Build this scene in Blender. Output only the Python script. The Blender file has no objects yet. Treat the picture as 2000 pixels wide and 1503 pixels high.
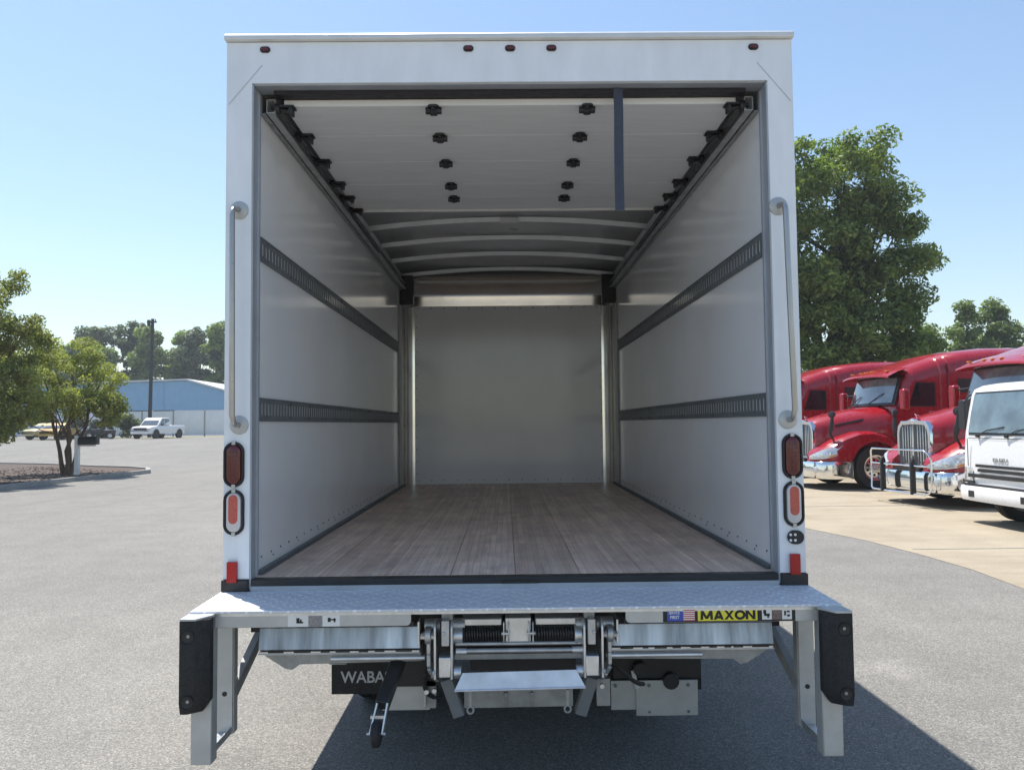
import bpy, math, random
import numpy as np
from mathutils import Vector, Matrix
SC = bpy.context.scene
COL = SC.collection
rad = math.radians

# ------------------------------------------------------------------ camera
CAMX, CAMD, CAMH = -.0362, 3.469, 1.69
YAW, PITCH, ROLL = .0085, .0492, -.0101
def cam_axes():
    cy, sy, cp, sp, cr, sr = math.cos(YAW), math.sin(YAW), math.cos(PITCH), math.sin(PITCH), math.cos(ROLL), math.sin(ROLL)
    f = Vector((sy*cp, cy*cp, sp)); r = Vector((cy, -sy, 0)); u = r.cross(f)
    return r*cr + u*sr, u*cr - r*sr, f
_r, _u, _f = cam_axes()
cd = bpy.data.cameras.new('camera'); cam = bpy.data.objects.new('camera', cd); COL.objects.link(cam)
cd.sensor_width = 36; cd.lens = 36*1545/2000; cd.clip_start = .05; cd.clip_end = 4000
M = Matrix(((_r.x, _u.x, -_f.x, CAMX), (_r.y, _u.y, -_f.y, -CAMD), (_r.z, _u.z, -_f.z, CAMH), (0, 0, 0, 1)))
cam.matrix_world = M
SC.camera = cam

# ------------------------------------------------------------------ sky and sun
SUN_EL = rad(66.6); SUN_AZ = rad(-40.0)          # azimuth clockwise from +Y
w = bpy.data.worlds.new('World'); SC.world = w; w.use_nodes = True
nt = w.node_tree; bg = nt.nodes['Background']
sky = nt.nodes.new('ShaderNodeTexSky'); sky.sky_type = 'NISHITA'; sky.sun_disc = False
sky.sun_elevation = SUN_EL; sky.sun_rotation = SUN_AZ
sky.air_density = 1.35; sky.dust_density = .55; sky.ozone_density = 3.0; sky.altitude = 50
nt.links.new(sky.outputs[0], bg.inputs[0]); bg.inputs[1].default_value = .112
sl = bpy.data.lights.new('sun', 'SUN'); sl.energy = 5.0; sl.angle = rad(.53); sl.color = (1, .955, .89)
so = bpy.data.objects.new('sun', sl); COL.objects.link(so)
sd = Vector((math.sin(SUN_AZ)*math.cos(SUN_EL), math.cos(SUN_AZ)*math.cos(SUN_EL), math.sin(SUN_EL)))
so.rotation_euler = sd.to_track_quat('Z', 'Y').to_euler(); so.location = sd*60
SC.view_settings.view_transform = 'Standard'; SC.view_settings.look = 'None'
SC.view_settings.exposure = .62; SC.view_settings.gamma = 1
SC.cycles.max_bounces = 14; SC.cycles.diffuse_bounces = 10; SC.cycles.glossy_bounces = 5
SC.cycles.sample_clamp_indirect = 6

# ------------------------------------------------------------------ materials
def base_mat(name):
    m = bpy.data.materials.new(name); m.use_nodes = True
    return m, m.node_tree, m.node_tree.nodes['Principled BSDF']
def N(t, k, **kw):
    n = t.nodes.new(k)
    for a, b in kw.items(): setattr(n, a, b)
    return n
def coords(t, scale=(1, 1, 1), kind='Object'):
    tc = N(t, 'ShaderNodeTexCoord'); mp = N(t, 'ShaderNodeMapping'); mp.inputs['Scale'].default_value = scale
    t.links.new(tc.outputs[kind], mp.inputs[0]); return mp.outputs[0]
def noise(t, v, scale, detail=4, rough=.6):
    n = N(t, 'ShaderNodeTexNoise'); n.inputs['Scale'].default_value = scale; n.inputs['Detail'].default_value = detail
    n.inputs['Roughness'].default_value = rough; t.links.new(v, n.inputs['Vector']); return n.outputs['Fac']
def ramp(t, v, stops):
    r = N(t, 'ShaderNodeValToRGB'); e = r.color_ramp.elements
    e[0].position, e[0].color = stops[0][0], (*stops[0][1], 1); e[1].position, e[1].color = stops[-1][0], (*stops[-1][1], 1)
    for p, c in stops[1:-1]: q = e.new(p); q.color = (*c, 1)
    t.links.new(v, r.inputs[0]); return r.outputs[0]
def maprange(t, v, a, b, c, d):
    m = N(t, 'ShaderNodeMapRange'); t.links.new(v, m.inputs[0])
    for i, x in enumerate((a, b, c, d)): m.inputs[i+1].default_value = x
    return m.outputs[0]
def mul(t, a, b, mode='MULTIPLY', fac=1):
    m = N(t, 'ShaderNodeMix', data_type='RGBA', blend_type=mode); m.inputs[0].default_value = fac
    t.links.new(a, m.inputs[6]); t.links.new(b, m.inputs[7]); return m.outputs[2]
def bump(t, b, h, strength=.3, dist=.01):
    n = N(t, 'ShaderNodeBump'); n.inputs['Strength'].default_value = strength; n.inputs['Distance'].default_value = dist
    t.links.new(h, n.inputs['Height']); t.links.new(n.outputs[0], b.inputs['Normal']); return n

def paint(name, c, rough=.4, metal=0, var=.12, scale=6, coat=0, spec=.5, bmp=0, bscale=40, stretch=(1, 1, 1)):
    m, t, b = base_mat(name); v = coords(t, stretch)
    n = noise(t, v, scale, 5)
    lo = tuple(x*(1-var) for x in c); hi = tuple(min(1, x*(1+var*.6)) for x in c)
    t.links.new(ramp(t, n, [(.3, lo), (.7, hi)]), b.inputs['Base Color'])
    n2 = noise(t, v, scale*3.1, 4)
    t.links.new(maprange(t, n2, .3, .7, max(.03, rough*.8), min(1, rough*1.2)), b.inputs['Roughness'])
    b.inputs['Metallic'].default_value = metal; b.inputs['Specular IOR Level'].default_value = spec
    b.inputs['Coat Weight'].default_value = coat; b.inputs['Coat Roughness'].default_value = .06
    if bmp: bump(t, b, noise(t, v, bscale, 3), bmp, .004)
    return m

PM = {}
PM['white'] = paint('white_paint', (.74, .755, .77), .33, var=.04, scale=2.5, coat=.15)
PM['frame'] = paint('white_steel_paint', (.82, .855, .90), .36, var=.09, scale=3.5, coat=.2, stretch=(2.2, 1, .6))
PM['trim'] = paint('pale_aluminium_trim', (.72, .72, .70), .4, metal=.3, var=.08)
PM['liner'] = paint('glossy_white_liner', (.88, .89, .91), .11, var=.05, scale=1.6, spec=.6, bmp=.012, bscale=2)
PM['door'] = paint('pale_door_panel', (.78, .78, .77), .42, var=.06, scale=3, stretch=(1, 8, 1))
PM['jamb'] = paint('grey_jamb_steel', (.45, .48, .52), .45, metal=.35, var=.12)
PM['galv'] = paint('galvanised_steel', (.50, .515, .53), .42, metal=.75, var=.2, scale=22, bmp=.12, bscale=60)
PM['galv_streak'] = paint('streaked_galvanising', (.47, .50, .55), .36, metal=.8, var=.55, scale=1.6, stretch=(9, 1, .9), bmp=.1, bscale=20)
PM['galv_blue'] = paint('sky_tinted_zinc', (.58, .63, .73), .35, metal=.55, var=.25, scale=6)  # zinc with the bluish sky reflection put into its base colour
PM['bowsteel'] = paint('pale_bow_steel', (.60, .62, .63), .34, metal=.25, var=.08)
PM['seam'] = paint('sealant_line', (.50, .52, .56), .6)
PM['paleyellow'] = paint('pale_yellow_car_paint', (.52, .46, .24), .4, var=.05)
PM['galv_dull'] = paint('dull_zinc_plate', (.36, .37, .37), .55, metal=.45, var=.22, scale=14)
PM['bright'] = paint('bright_zinc', (.70, .72, .74), .34, metal=.8, var=.16, scale=18)
PM['galv_paint'] = paint('silver_painted_steel', (.50, .51, .50), .42, metal=.3, var=.12, scale=9)
PM['alu'] = paint('mill_aluminium', (.62, .63, .63), .34, metal=.5, var=.08, scale=2, bmp=.10, bscale=2)
PM['cove'] = paint('stainless_cove', (.84, .83, .79), .16, metal=1, var=.06, scale=4, bmp=.05, bscale=3)
PM['track'] = paint('dark_zinc_track', (.50, .51, .51), .5, metal=.4, var=.25, scale=12)
PM['rail'] = paint('grey_logistic_steel', (.17, .19, .20), .5, metal=.2, var=.15, scale=10)
PM['black'] = paint('black_plastic', (.018, .018, .020), .45, var=.3)
PM['blacksteel'] = paint('black_enamel_steel', (.022, .022, .024), .38, var=.3)
PM['rubber'] = paint('black_rubber', (.020, .020, .022), .72, var=.35, scale=30, bmp=.2)
PM['tyre'] = paint('tyre_rubber', (.024, .024, .025), .8, var=.35, scale=20, bmp=.2)
PM['seal'] = paint('dark_door_seal', (.018, .014, .019), .6, var=.35, scale=25)
PM['strap'] = paint('slate_webbing', (.055, .065, .095), .85, var=.15, scale=60, bmp=.4, bscale=300)
PM['lensdark'] = paint('deep_red_lens', (.10, .005, .007), .22, var=.2, scale=60, coat=.5)
PM['lensred'] = paint('pale_red_lens', (.52, .09, .07), .25, var=.12, scale=60, coat=.4)
PM['lenswhite'] = paint('clear_white_lens', (.62, .60, .60), .25, var=.1, coat=.4)
PM['reflector'] = paint('red_reflector', (.42, .008, .010), .3, var=.15, scale=120)
PM['handle'] = paint('brushed_handle_steel', (.46, .45, .43), .33, metal=.7, var=.1)
PM['chrome'] = paint('chrome', (.80, .81, .82), .09, metal=1, var=.05)
PM['polish'] = paint('polished_rim', (.70, .70, .71), .22, metal=1, var=.08)
PM['red'] = paint('wine_red_paint', (.30, .006, .014), .28, var=.05, scale=1.5, coat=.6)
PM['truckwhite'] = paint('clean_white_cab_paint', (.80, .80, .80), .3, var=.03, coat=.5)
PM['headlight'] = paint('headlight_glass', (.62, .64, .66), .12, metal=.4, var=.3, scale=30, coat=.8)
PM['amber'] = paint('amber_lens', (.7, .25, .03), .3)
PM['yellow'] = paint('yellow_label', (.80, .72, .05), .45, var=.04)
PM['ink'] = paint('black_ink', (.012, .012, .012), .5, var=.1)
PM['labelwhite'] = paint('label_white', (.78, .78, .76), .45, var=.05)
PM['labelblue'] = paint('label_blue', (.05, .09, .42), .45, var=.1)
PM['labelred'] = paint('label_red', (.50, .06, .05), .45, var=.1)
PM['labelbrown'] = paint('label_brown', (.20, .14, .12), .5, var=.4, scale=90)
PM['labelgrey'] = paint('label_grey', (.30, .28, .28), .5, var=.4, scale=120)
PM['lettering'] = paint('pale_lettering', (.55, .57, .6), .5)
PM['bark'] = paint('brown_bark', (.14, .095, .065), .9, var=.45, scale=8, bmp=.6, bscale=18, stretch=(1, 1, .25))
PM['barkdark'] = paint('dark_bark', (.055, .045, .038), .9, var=.4, scale=8, bmp=.6, bscale=12, stretch=(1, 1, .25))
PM['kerb'] = paint('kerb_concrete', (.30, .29, .27), .85, var=.2, scale=5)
PM['blue'] = paint('pale_blue_cladding', (.21, .39, .57), .5, var=.06, scale=.6)
PM['pole'] = paint('weathered_dark_pole', (.035, .04, .042), .8, var=.3)
PM['fence'] = paint('white_fence_sheet', (.60, .62, .64), .5, var=.08, scale=.8)
PM['yellowcar'] = paint('ochre_car_paint', (.50, .30, .06), .35, var=.05, coat=.4)

def glass(name, c=(.03, .045, .055), rough=.04):
    m, t, b = base_mat(name); v = coords(t)
    n = noise(t, v, 1.5, 3)
    t.links.new(ramp(t, n, [(.35, tuple(x*.6 for x in c)), (.65, tuple(x*1.6 for x in c))]), b.inputs['Base Color'])
    b.inputs['Roughness'].default_value = rough; b.inputs['Specular IOR Level'].default_value = .9; b.inputs['Coat Weight'].default_value = 1
    b.inputs['Coat Roughness'].default_value = .02; return m
PM['glass'] = glass('tinted_glass'); PM['sideglass'] = glass('dark_side_glass', (.010, .010, .012)); PM['sideglass'].node_tree.nodes['Principled BSDF'].inputs['Coat Weight'].default_value = .0; PM['sideglass'].node_tree.nodes['Principled BSDF'].inputs['Specular IOR Level'].default_value = .45
PM['wglass'] = glass('windscreen_glass', (.10, .14, .16))

def corrugated(name, c, pitch, axis='X', depth=.02, rough=.5):
    m, t, b = base_mat(name); v = coords(t)
    wv = N(t, 'ShaderNodeTexWave', wave_type='BANDS', bands_direction=axis); wv.inputs['Scale'].default_value = .314/pitch
    t.links.new(v, wv.inputs[0]); n = noise(t, v, .7, 4)
    t.links.new(ramp(t, n, [(.3, tuple(x*.9 for x in c)), (.7, c)]), b.inputs['Base Color'])
    b.inputs['Roughness'].default_value = rough; bump(t, b, wv.outputs['Fac'], .6, depth); return m
PM['bluewall'] = corrugated('blue_ribbed_cladding', (.24, .43, .62), .6)
PM['whitewall'] = corrugated('white_ribbed_sheet', (.76, .78, .88), .4)
PM['roofmetal'] = corrugated('pale_metal_roof', (.62, .63, .63), .5)

def mat_diamond():
    m, t, b = base_mat('diamond_tread_plate'); v = coords(t)
    mp = N(t, 'ShaderNodeMapping'); mp.inputs['Rotation'].default_value = (0, 0, rad(45)); t.links.new(v, mp.inputs[0])
    ck = N(t, 'ShaderNodeTexChecker'); ck.inputs['Scale'].default_value = 40; t.links.new(mp.outputs[0], ck.inputs[0])
    outs = []
    for ang, st in ((45, (17, 44, 1)), (45, (44, 17, 1))):
        mq = N(t, 'ShaderNodeMapping'); mq.inputs['Scale'].default_value = st; t.links.new(mp.outputs[0], mq.inputs[0])
        vo = N(t, 'ShaderNodeTexVoronoi', voronoi_dimensions='2D'); vo.inputs['Scale'].default_value = 1; vo.inputs['Randomness'].default_value = 0
        t.links.new(mq.outputs[0], vo.inputs['Vector']); outs.append(maprange(t, vo.outputs['Distance'], .18, .34, 1, 0))
    mx = N(t, 'ShaderNodeMix', data_type='FLOAT'); t.links.new(ck.outputs['Fac'], mx.inputs[0]); t.links.new(outs[0], mx.inputs[2]); t.links.new(outs[1], mx.inputs[3])
    n = noise(t, v, 5, 5)
    t.links.new(mul(t, ramp(t, n, [(.3, (.78, .82, .88)), (.7, (.86, .90, .95))]), ramp(t, mx.outputs[0], [(0, (.80, .80, .80)), (1, (1.1, 1.1, 1.1))])), b.inputs['Base Color'])
    b.inputs['Metallic'].default_value = .08; b.inputs['Roughness'].default_value = .36
    bump(t, b, mx.outputs[0], .75, .004); return m
PM['diamond'] = mat_diamond()

def mat_wood():
    m, t, b = base_mat('laminated_oak_floor'); v = coords(t)
    bk = N(t, 'ShaderNodeTexBrick'); mp = N(t, 'ShaderNodeMapping'); mp.inputs['Rotation'].default_value = (0, 0, rad(90))
    t.links.new(v, mp.inputs[0]); t.links.new(mp.outputs[0], bk.inputs[0])
    bk.inputs['Scale'].default_value = 1; bk.inputs['Brick Width'].default_value = .95; bk.inputs['Row Height'].default_value = .032
    bk.inputs['Mortar Size'].default_value = .0007; bk.offset = .37; bk.inputs['Bias'].default_value = -.1
    bk.inputs['Color1'].default_value = (.78, .58, .46, 1); bk.inputs['Color2'].default_value = (.97, .76, .62, 1); bk.inputs['Mortar'].default_value = (.42, .33, .28, 1)
    g = noise(t, coords(t, (60, 2.2, 1)), 1, 5, .7); st = noise(t, v, 2.3, 6, .7); st2 = noise(t, coords(t, (9, 3, 1)), 1, 5, .7)
    c = mul(t, bk.outputs['Color'], ramp(t, g, [(.3, (.74, .74, .74)), (.7, (1.12, 1.12, 1.12))]))
    c = mul(t, c, ramp(t, st, [(.35, (.80, .79, .80)), (.6, (1.05, 1.05, 1.05))]))
    c = mul(t, c, ramp(t, st2, [(.33, (.80, .80, .80)), (.48, (1, 1, 1))]))
    gi = N(t, 'ShaderNodeNewGeometry'); c = mul(t, c, ramp(t, gi.outputs['Random Per Island'], [(0, (.86, .85, .84)), (.5, (1, .99, .98)), (1, (1.08, 1.08, 1.08))]))
    t.links.new(c, b.inputs['Base Color']); t.links.new(maprange(t, g, .3, .7, .34, .5), b.inputs['Roughness'])
    b.inputs['Specular IOR Level'].default_value = .35
    bump(t, b, g, .25, .002); return m
PM['wood'] = mat_wood()

def mat_asphalt():
    m, t, b = base_mat('worn_asphalt'); v = coords(t)
    vo = N(t, 'ShaderNodeTexVoronoi'); vo.inputs['Scale'].default_value = 130; t.links.new(v, vo.inputs['Vector'])
    sep = N(t, 'ShaderNodeSeparateColor'); t.links.new(vo.outputs['Color'], sep.inputs[0])
    agg = ramp(t, sep.outputs[0], [(0, (.125, .121, .112)), (.45, (.188, .180, .164)), (.8, (.232, .222, .201)), (1, (.32, .305, .275))])
    f = noise(t, v, 190, 2); c = mul(t, agg, ramp(t, f, [(.3, (.7, .7, .7)), (.7, (1.25, 1.25, 1.25))]))
    big = noise(t, v, .25, 6, .6); c = mul(t, c, ramp(t, big, [(.3, (.90, .90, .91)), (.7, (1.07, 1.065, 1.05))]))
    mid = noise(t, v, 1.7, 6, .65); c = mul(t, c, ramp(t, mid, [(.3, (.9, .9, .9)), (.62, (1.05, 1.05, 1.05))]))
    tr_ = noise(t, coords(t, (1.1, .045, 1)), 1, 4, .55); c = mul(t, c, ramp(t, tr_, [(.34, (.93, .93, .935)), (.47, (1, 1, 1)), (.66, (1.03, 1.03, 1.025))]))
    vs_ = N(t, 'ShaderNodeTexVoronoi'); vs_.inputs['Scale'].default_value = .42; t.links.new(v, vs_.inputs['Vector'])
    ds_ = N(t, 'ShaderNodeMath', operation='MULTIPLY_ADD'); t.links.new(noise(t, v, 14, 4), ds_.inputs[0]); ds_.inputs[1].default_value = .10; t.links.new(vs_.outputs['Distance'], ds_.inputs[2])
    c = mul(t, c, ramp(t, maprange(t, ds_.outputs[0], .07, .14, 0, 1), [(0, (.80, .80, .81)), (1, (1, 1, 1))]))
    # pale dried stain
    tc = N(t, 'ShaderNodeTexCoord'); mp = N(t, 'ShaderNodeMapping'); mp.inputs['Location'].default_value = (-2.55, -2.0, 0); mp.inputs['Scale'].default_value = (1, 1, 1)
    t.links.new(tc.outputs['Object'], mp.inputs[0]); ln = N(t, 'ShaderNodeVectorMath', operation='LENGTH')
    t.links.new(mp.outputs[0], ln.inputs[0]); nn = noise(t, v, 9, 5)
    ad = N(t, 'ShaderNodeMath', operation='MULTIPLY_ADD'); t.links.new(nn, ad.inputs[0]); ad.inputs[1].default_value = .35; t.links.new(ln.outputs['Value'], ad.inputs[2])
    c = mul(t, c, ramp(t, maprange(t, ad.outputs[0], .2, .45, 0, 1), [(0, (1.3, 1.3, 1.3)), (1, (1, 1, 1))]))
    t.links.new(c, b.inputs['Base Color']); b.inputs['Roughness'].default_value = .85
    b.inputs['Specular IOR Level'].default_value = .25
    bump(t, b, vo.outputs['Distance'], .3, .004); return m
PM['asphalt'] = mat_asphalt()
def mat_pad():
    m, t, b = base_mat('tan_concrete'); v = coords(t)
    a = noise(t, v, .8, 7, .65); c = ramp(t, a, [(.28, (.26, .215, .150)), (.5, (.32, .27, .195)), (.72, (.36, .31, .225))])
    g = noise(t, v, 60, 3); c = mul(t, c, ramp(t, g, [(.3, (.82, .82, .82)), (.7, (1.12, 1.12, 1.12))]))
    s = noise(t, coords(t, (.35, 3.2, 1)), 1, 6, .7); c = mul(t, c, ramp(t, s, [(.34, (.88, .87, .87)), (.5, (1, 1, 1)), (.7, (1.03, 1.03, 1.03))]))
    t.links.new(c, b.inputs['Base Color']); b.inputs['Roughness'].default_value = .85; bump(t, b, g, .3, .004); return m
PM['pad'] = mat_pad()
def mat_noise2(name, stops, scale, rough=.9, bmp=.5, bd=.03):
    m, t, b = base_mat(name); v = coords(t); n = noise(t, v, scale, 7, .7)
    t.links.new(ramp(t, n, stops), b.inputs['Base Color']); b.inputs['Roughness'].default_value = rough; bump(t, b, n, bmp, bd); return m
PM['mulch'] = mat_noise2('bark_mulch', [(.3, (.030, .020, .015)), (.52, (.075, .050, .036)), (.72, (.17, .13, .10))], 14)
PM['grass'] = mat_noise2('dry_grass', [(.3, (.13, .14, .06)), (.55, (.24, .23, .11)), (.75, (.34, .31, .17))], 3)

def leaf_mat(name, dark, light, nscale=.5, trans=.35):
    m, t, b = base_mat(name)
    g = N(t, 'ShaderNodeNewGeometry'); v = coords(t); n = noise(t, v, nscale, 3)
    ad = N(t, 'ShaderNodeMath', operation='MULTIPLY_ADD'); t.links.new(g.outputs['Random Per Island'], ad.inputs[0]); ad.inputs[1].default_value = .5
    t.links.new(maprange(t, n, .3, .7, 0, .55), ad.inputs[2])
    c = ramp(t, ad.outputs[0], [(.1, dark), (.9, light)])
    t.links.new(c, b.inputs['Base Color']); b.inputs['Roughness'].default_value = .55; b.inputs['Specular IOR Level'].default_value = .35
    tr = N(t, 'ShaderNodeBsdfTranslucent'); mx = N(t, 'ShaderNodeMixShader'); mx.inputs[0].default_value = trans
    c2 = mul(t, c, ramp(t, n, [(0, (1.25, 1.5, .5)), (1, (1.25, 1.5, .5))])); t.links.new(c2, tr.inputs[0])
    t.links.new(b.outputs[0], mx.inputs[1]); t.links.new(tr.outputs[0], mx.inputs[2])
    t.links.new(mx.outputs[0], t.nodes['Material Output'].inputs[0]); return m
PM['leafA'] = leaf_mat('maple_leaf', (.045, .080, .022), (.27, .33, .10), .45, .38)
PM['leafB'] = leaf_mat('myrtle_leaf', (.12, .14, .048), (.39, .38, .14), .8, .45)
PM['leafC'] = leaf_mat('pine_needles', (.070, .095, .065), (.16, .195, .11), .12, .3)
PM['leafD'] = leaf_mat('bright_green_leaf', (.095, .135, .048), (.25, .30, .105), .15, .45)  # lighter leaf green of the broadleaf and young trees
PM['leafE'] = leaf_mat('hedge_leaf', (.035, .055, .020), (.15, .18, .06), .4, .35)

# ------------------------------------------------------------------ mesh helpers
class MB:
    def __init__(s): s.v = []; s.f = []
    def add(s, vs, fs):
        o = len(s.v); s.v += [tuple(p) for p in vs]; s.f += [tuple(o+i for i in f) for f in fs]; return s
    def box(s, x0, x1, y0, y1, z0, z1, R=None):
        vs = [(x, y, z) for z in (z0, z1) for y in (y0, y1) for x in (x0, x1)]
        if R is not None:
            c = Vector(((x0+x1)/2, (y0+y1)/2, (z0+z1)/2)); vs = [tuple(c + R @ (Vector(p)-c)) for p in vs]
        return s.add(vs, [(0, 2, 3, 1), (4, 5, 7, 6), (0, 1, 5, 4), (2, 6, 7, 3), (0, 4, 6, 2), (1, 3, 7, 5)])
    def cbox(s, c, d, R=None): return s.box(c[0]-d[0]/2, c[0]+d[0]/2, c[1]-d[1]/2, c[1]+d[1]/2, c[2]-d[2]/2, c[2]+d[2]/2, R)
    def cyl(s, a, b, r, n=16, r2=None):
        a, b = Vector(a), Vector(b); r2 = r if r2 is None else r2
        z = (b-a).normalized(); x = z.orthogonal().normalized(); y = z.cross(x); vs = []
        for c, q in ((a, r), (b, r2)): vs += [tuple(c + (x*math.cos(2*math.pi*i/n) + y*math.sin(2*math.pi*i/n))*q) for i in range(n)]
        return s.add(vs, [(i, (i+1) % n, n+(i+1) % n, n+i) for i in range(n)] + [tuple(range(n-1, -1, -1)), tuple(range(n, 2*n))])
    def bar(s, a, b, wd, th):     # rectangular bar between two points; wd along 'side', th along the other
        a, b = Vector(a), Vector(b); z = (b-a).normalized(); up = Vector((1, 0, 0)) if abs(z.x) < .9 else Vector((0, 0, 1))
        x = up - z*up.dot(z); x.normalize(); y = z.cross(x); vs = []
        for c in (a, b): vs += [tuple(c + x*i*wd/2 + y*j*th/2) for i, j in ((-1, -1), (1, -1), (1, 1), (-1, 1))]
        return s.add(vs, [(0, 3, 2, 1), (4, 5, 6, 7), (0, 1, 5, 4), (1, 2, 6, 5), (2, 3, 7, 6), (3, 0, 4, 7)])
    def tube(s, pts, r, n=10, closed=False):
        pts = [Vector(p) for p in pts]; k = len(pts); vs = []; prev = None
        rr = r if isinstance(r, (list, tuple)) else [r]*k
        for i, p in enumerate(pts):
            d = (pts[(i+1) % k]-pts[i-1]) if closed else (pts[min(i+1, k-1)]-pts[max(i-1, 0)]); d.normalize()
            x = d.orthogonal().normalized() if prev is None else (prev - d*prev.dot(d)).normalized(); prev = x; y = d.cross(x)
            vs += [tuple(p + (x*math.cos(2*math.pi*j/n) + y*math.sin(2*math.pi*j/n))*rr[i]) for j in range(n)]
        fs = [(i*n+j, i*n+(j+1) % n, ((i+1) % k)*n+(j+1) % n, ((i+1) % k)*n+j) for i in range(k if closed else k-1) for j in range(n)]
        if not closed: fs += [tuple(range(n-1, -1, -1)), tuple(range((k-1)*n, k*n))]
        return s.add(vs, fs)
    def prism(s, poly, axis, a, b):   # poly in the two other axes
        def P(p, q): return {'x': (q, p[0], p[1]), 'y': (p[0], q, p[1]), 'z': (p[0], p[1], q)}[axis]
        n = len(poly); vs = [P(p, a) for p in poly] + [P(p, b) for p in poly]
        return s.add(vs, [(i, (i+1) % n, n+(i+1) % n, n+i) for i in range(n)] + [tuple(range(n-1, -1, -1)), tuple(range(n, 2*n))])
    def lathe(s, prof, c, axis, n=32):   # prof [(r, t)] about axis through c
        A = Vector(axis).normalized(); x = A.orthogonal().normalized(); y = A.cross(x); c = Vector(c); k = len(prof); vs = []
        for i in range(n):
            d = x*math.cos(2*math.pi*i/n) + y*math.sin(2*math.pi*i/n)
            vs += [tuple(c + d*r + A*t) for r, t in prof]
        return s.add(vs, [(i*k+j, i*k+j+1, ((i+1) % n)*k+j+1, ((i+1) % n)*k+j) for i in range(n) for j in range(k-1)])
    def loft(s, secs, cap=True, closed=False):     # lists of 3D points, equal count
        n = len(secs[0]); vs = [p for q in secs for p in q]; m = n if closed else n-1
        fs = [(i*n+j, i*n+(j+1) % n, (i+1)*n+(j+1) % n, (i+1)*n+j) for i in range(len(secs)-1) for j in range(m)]
        if cap: fs += [tuple(range(n-1, -1, -1)), tuple(range((len(secs)-1)*n, len(secs)*n))]
        return s.add(vs, fs)
    def build(s, name, mat, parent=None, bevel=0, smooth=False, seg=2):
        me = bpy.data.meshes.new(name); me.from_pydata(s.v, [], s.f)
        import bmesh
        bm = bmesh.new(); bm.from_mesh(me); bmesh.ops.recalc_face_normals(bm, faces=bm.faces); bm.to_mesh(me); bm.free()
        me.materials.append(PM[mat] if isinstance(mat, str) else mat)
        o = bpy.data.objects.new(name, me); COL.objects.link(o)
        if parent: o.parent = parent
        if bevel:
            b = o.modifiers.new('bevel', 'BEVEL'); b.width = bevel; b.segments = seg; b.limit_method = 'ANGLE'; b.angle_limit = rad(35); smooth = True
        if smooth:
            for p in me.polygons: p.use_smooth = True
            try: me.set_sharp_from_angle(angle=rad(38 if not bevel else 60))
            except Exception: pass
        return o
def build_each(m, name, mat, parent=None, **kw):       # every connected piece becomes a part of its own
    par = list(range(len(m.v)))
    def find(a):
        while par[a] != a: par[a] = par[par[a]]; a = par[a]
        return a
    for f in m.f:
        for q in f[1:]: par[find(q)] = find(f[0])
    gr_ = {}
    for f in m.f: gr_.setdefault(find(f[0]), []).append(f)
    out = []
    for fs_ in gr_.values():
        ids = sorted({i for f in fs_ for i in f}); mp_ = {i: k for k, i in enumerate(ids)}
        k = MB(); k.add([m.v[i] for i in ids], [tuple(mp_[i] for i in f) for f in fs_]); out.append(k.build(name, mat, parent, **kw))
    return out
def stadium(cx, cz, w_, h_, n=12):
    pts = []; vert = h_ > w_; r = min(w_, h_)/2; L = abs(h_-w_)/2
    for i in range(n+1):
        a = math.pi*i/n; pts.append((math.cos(a)*r, L+math.sin(a)*r))
    for i in range(n+1):
        a = math.pi + math.pi*i/n; pts.append((math.cos(a)*r, -L+math.sin(a)*r))
    if not vert: pts = [(q, p) for p, q in pts]
    return [(cx+p, cz+q) for p, q in pts]
def rrect(x0, x1, z0, z1, r, n=4, which=(1, 1, 1, 1)):
    pts = []
    for k, (cx, cz, a0) in enumerate(((x1-r, z1-r, 0), (x0+r, z1-r, 90), (x0+r, z0+r, 180), (x1-r, z0+r, 270))):
        if which[k]: pts += [(cx+r*math.cos(rad(a0+90*i/n)), cz+r*math.sin(rad(a0+90*i/n))) for i in range(n+1)]
        else: pts.append(((x1, z1), (x0, z1), (x0, z0), (x1, z0))[k])
    return pts
def tag(o, label=None, cat=None, group=None, kind=None):
    if label: o['label'] = label
    if cat: o['category'] = cat
    if group: o['group'] = group
    if kind: o['kind'] = kind
    return o
def empty(name, loc=(0, 0, 0), rz=0, **kw):
    o = bpy.data.objects.new(name, None); COL.objects.link(o); o.location = loc; o.rotation_euler = (0, 0, rz); o.empty_display_size = .3
    return tag(o, **kw)
def copy_tree(o, parent=None):
    c = o.copy(); COL.objects.link(c); c.parent = parent
    for ch in list(o.children): copy_tree(ch, c)
    return c
def text(name, s, size, loc, mat, parent, rot=(rad(90), 0, 0), sx=1, bold=0, thick=.0008, align='LEFT', shear=0, label=None):
    cu = bpy.data.curves.new(name, 'FONT'); cu.body = s; cu.size = size; cu.extrude = thick; cu.offset = bold; cu.align_x = align; cu.shear = shear
    to = bpy.data.objects.new(name+'_src', cu); COL.objects.link(to); bpy.context.view_layer.update()
    me = bpy.data.meshes.new_from_object(to.evaluated_get(bpy.context.evaluated_depsgraph_get())); me.name = name
    bpy.data.objects.remove(to); me.materials.clear(); me.materials.append(PM[mat])
    mt = Matrix.Diagonal((sx, 1, 1, 1)); me.transform(mt)
    o = bpy.data.objects.new(name, me); COL.objects.link(o); o.location = loc; o.rotation_euler = rot
    if parent: o.parent = parent
    return tag(o, label=label)

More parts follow.
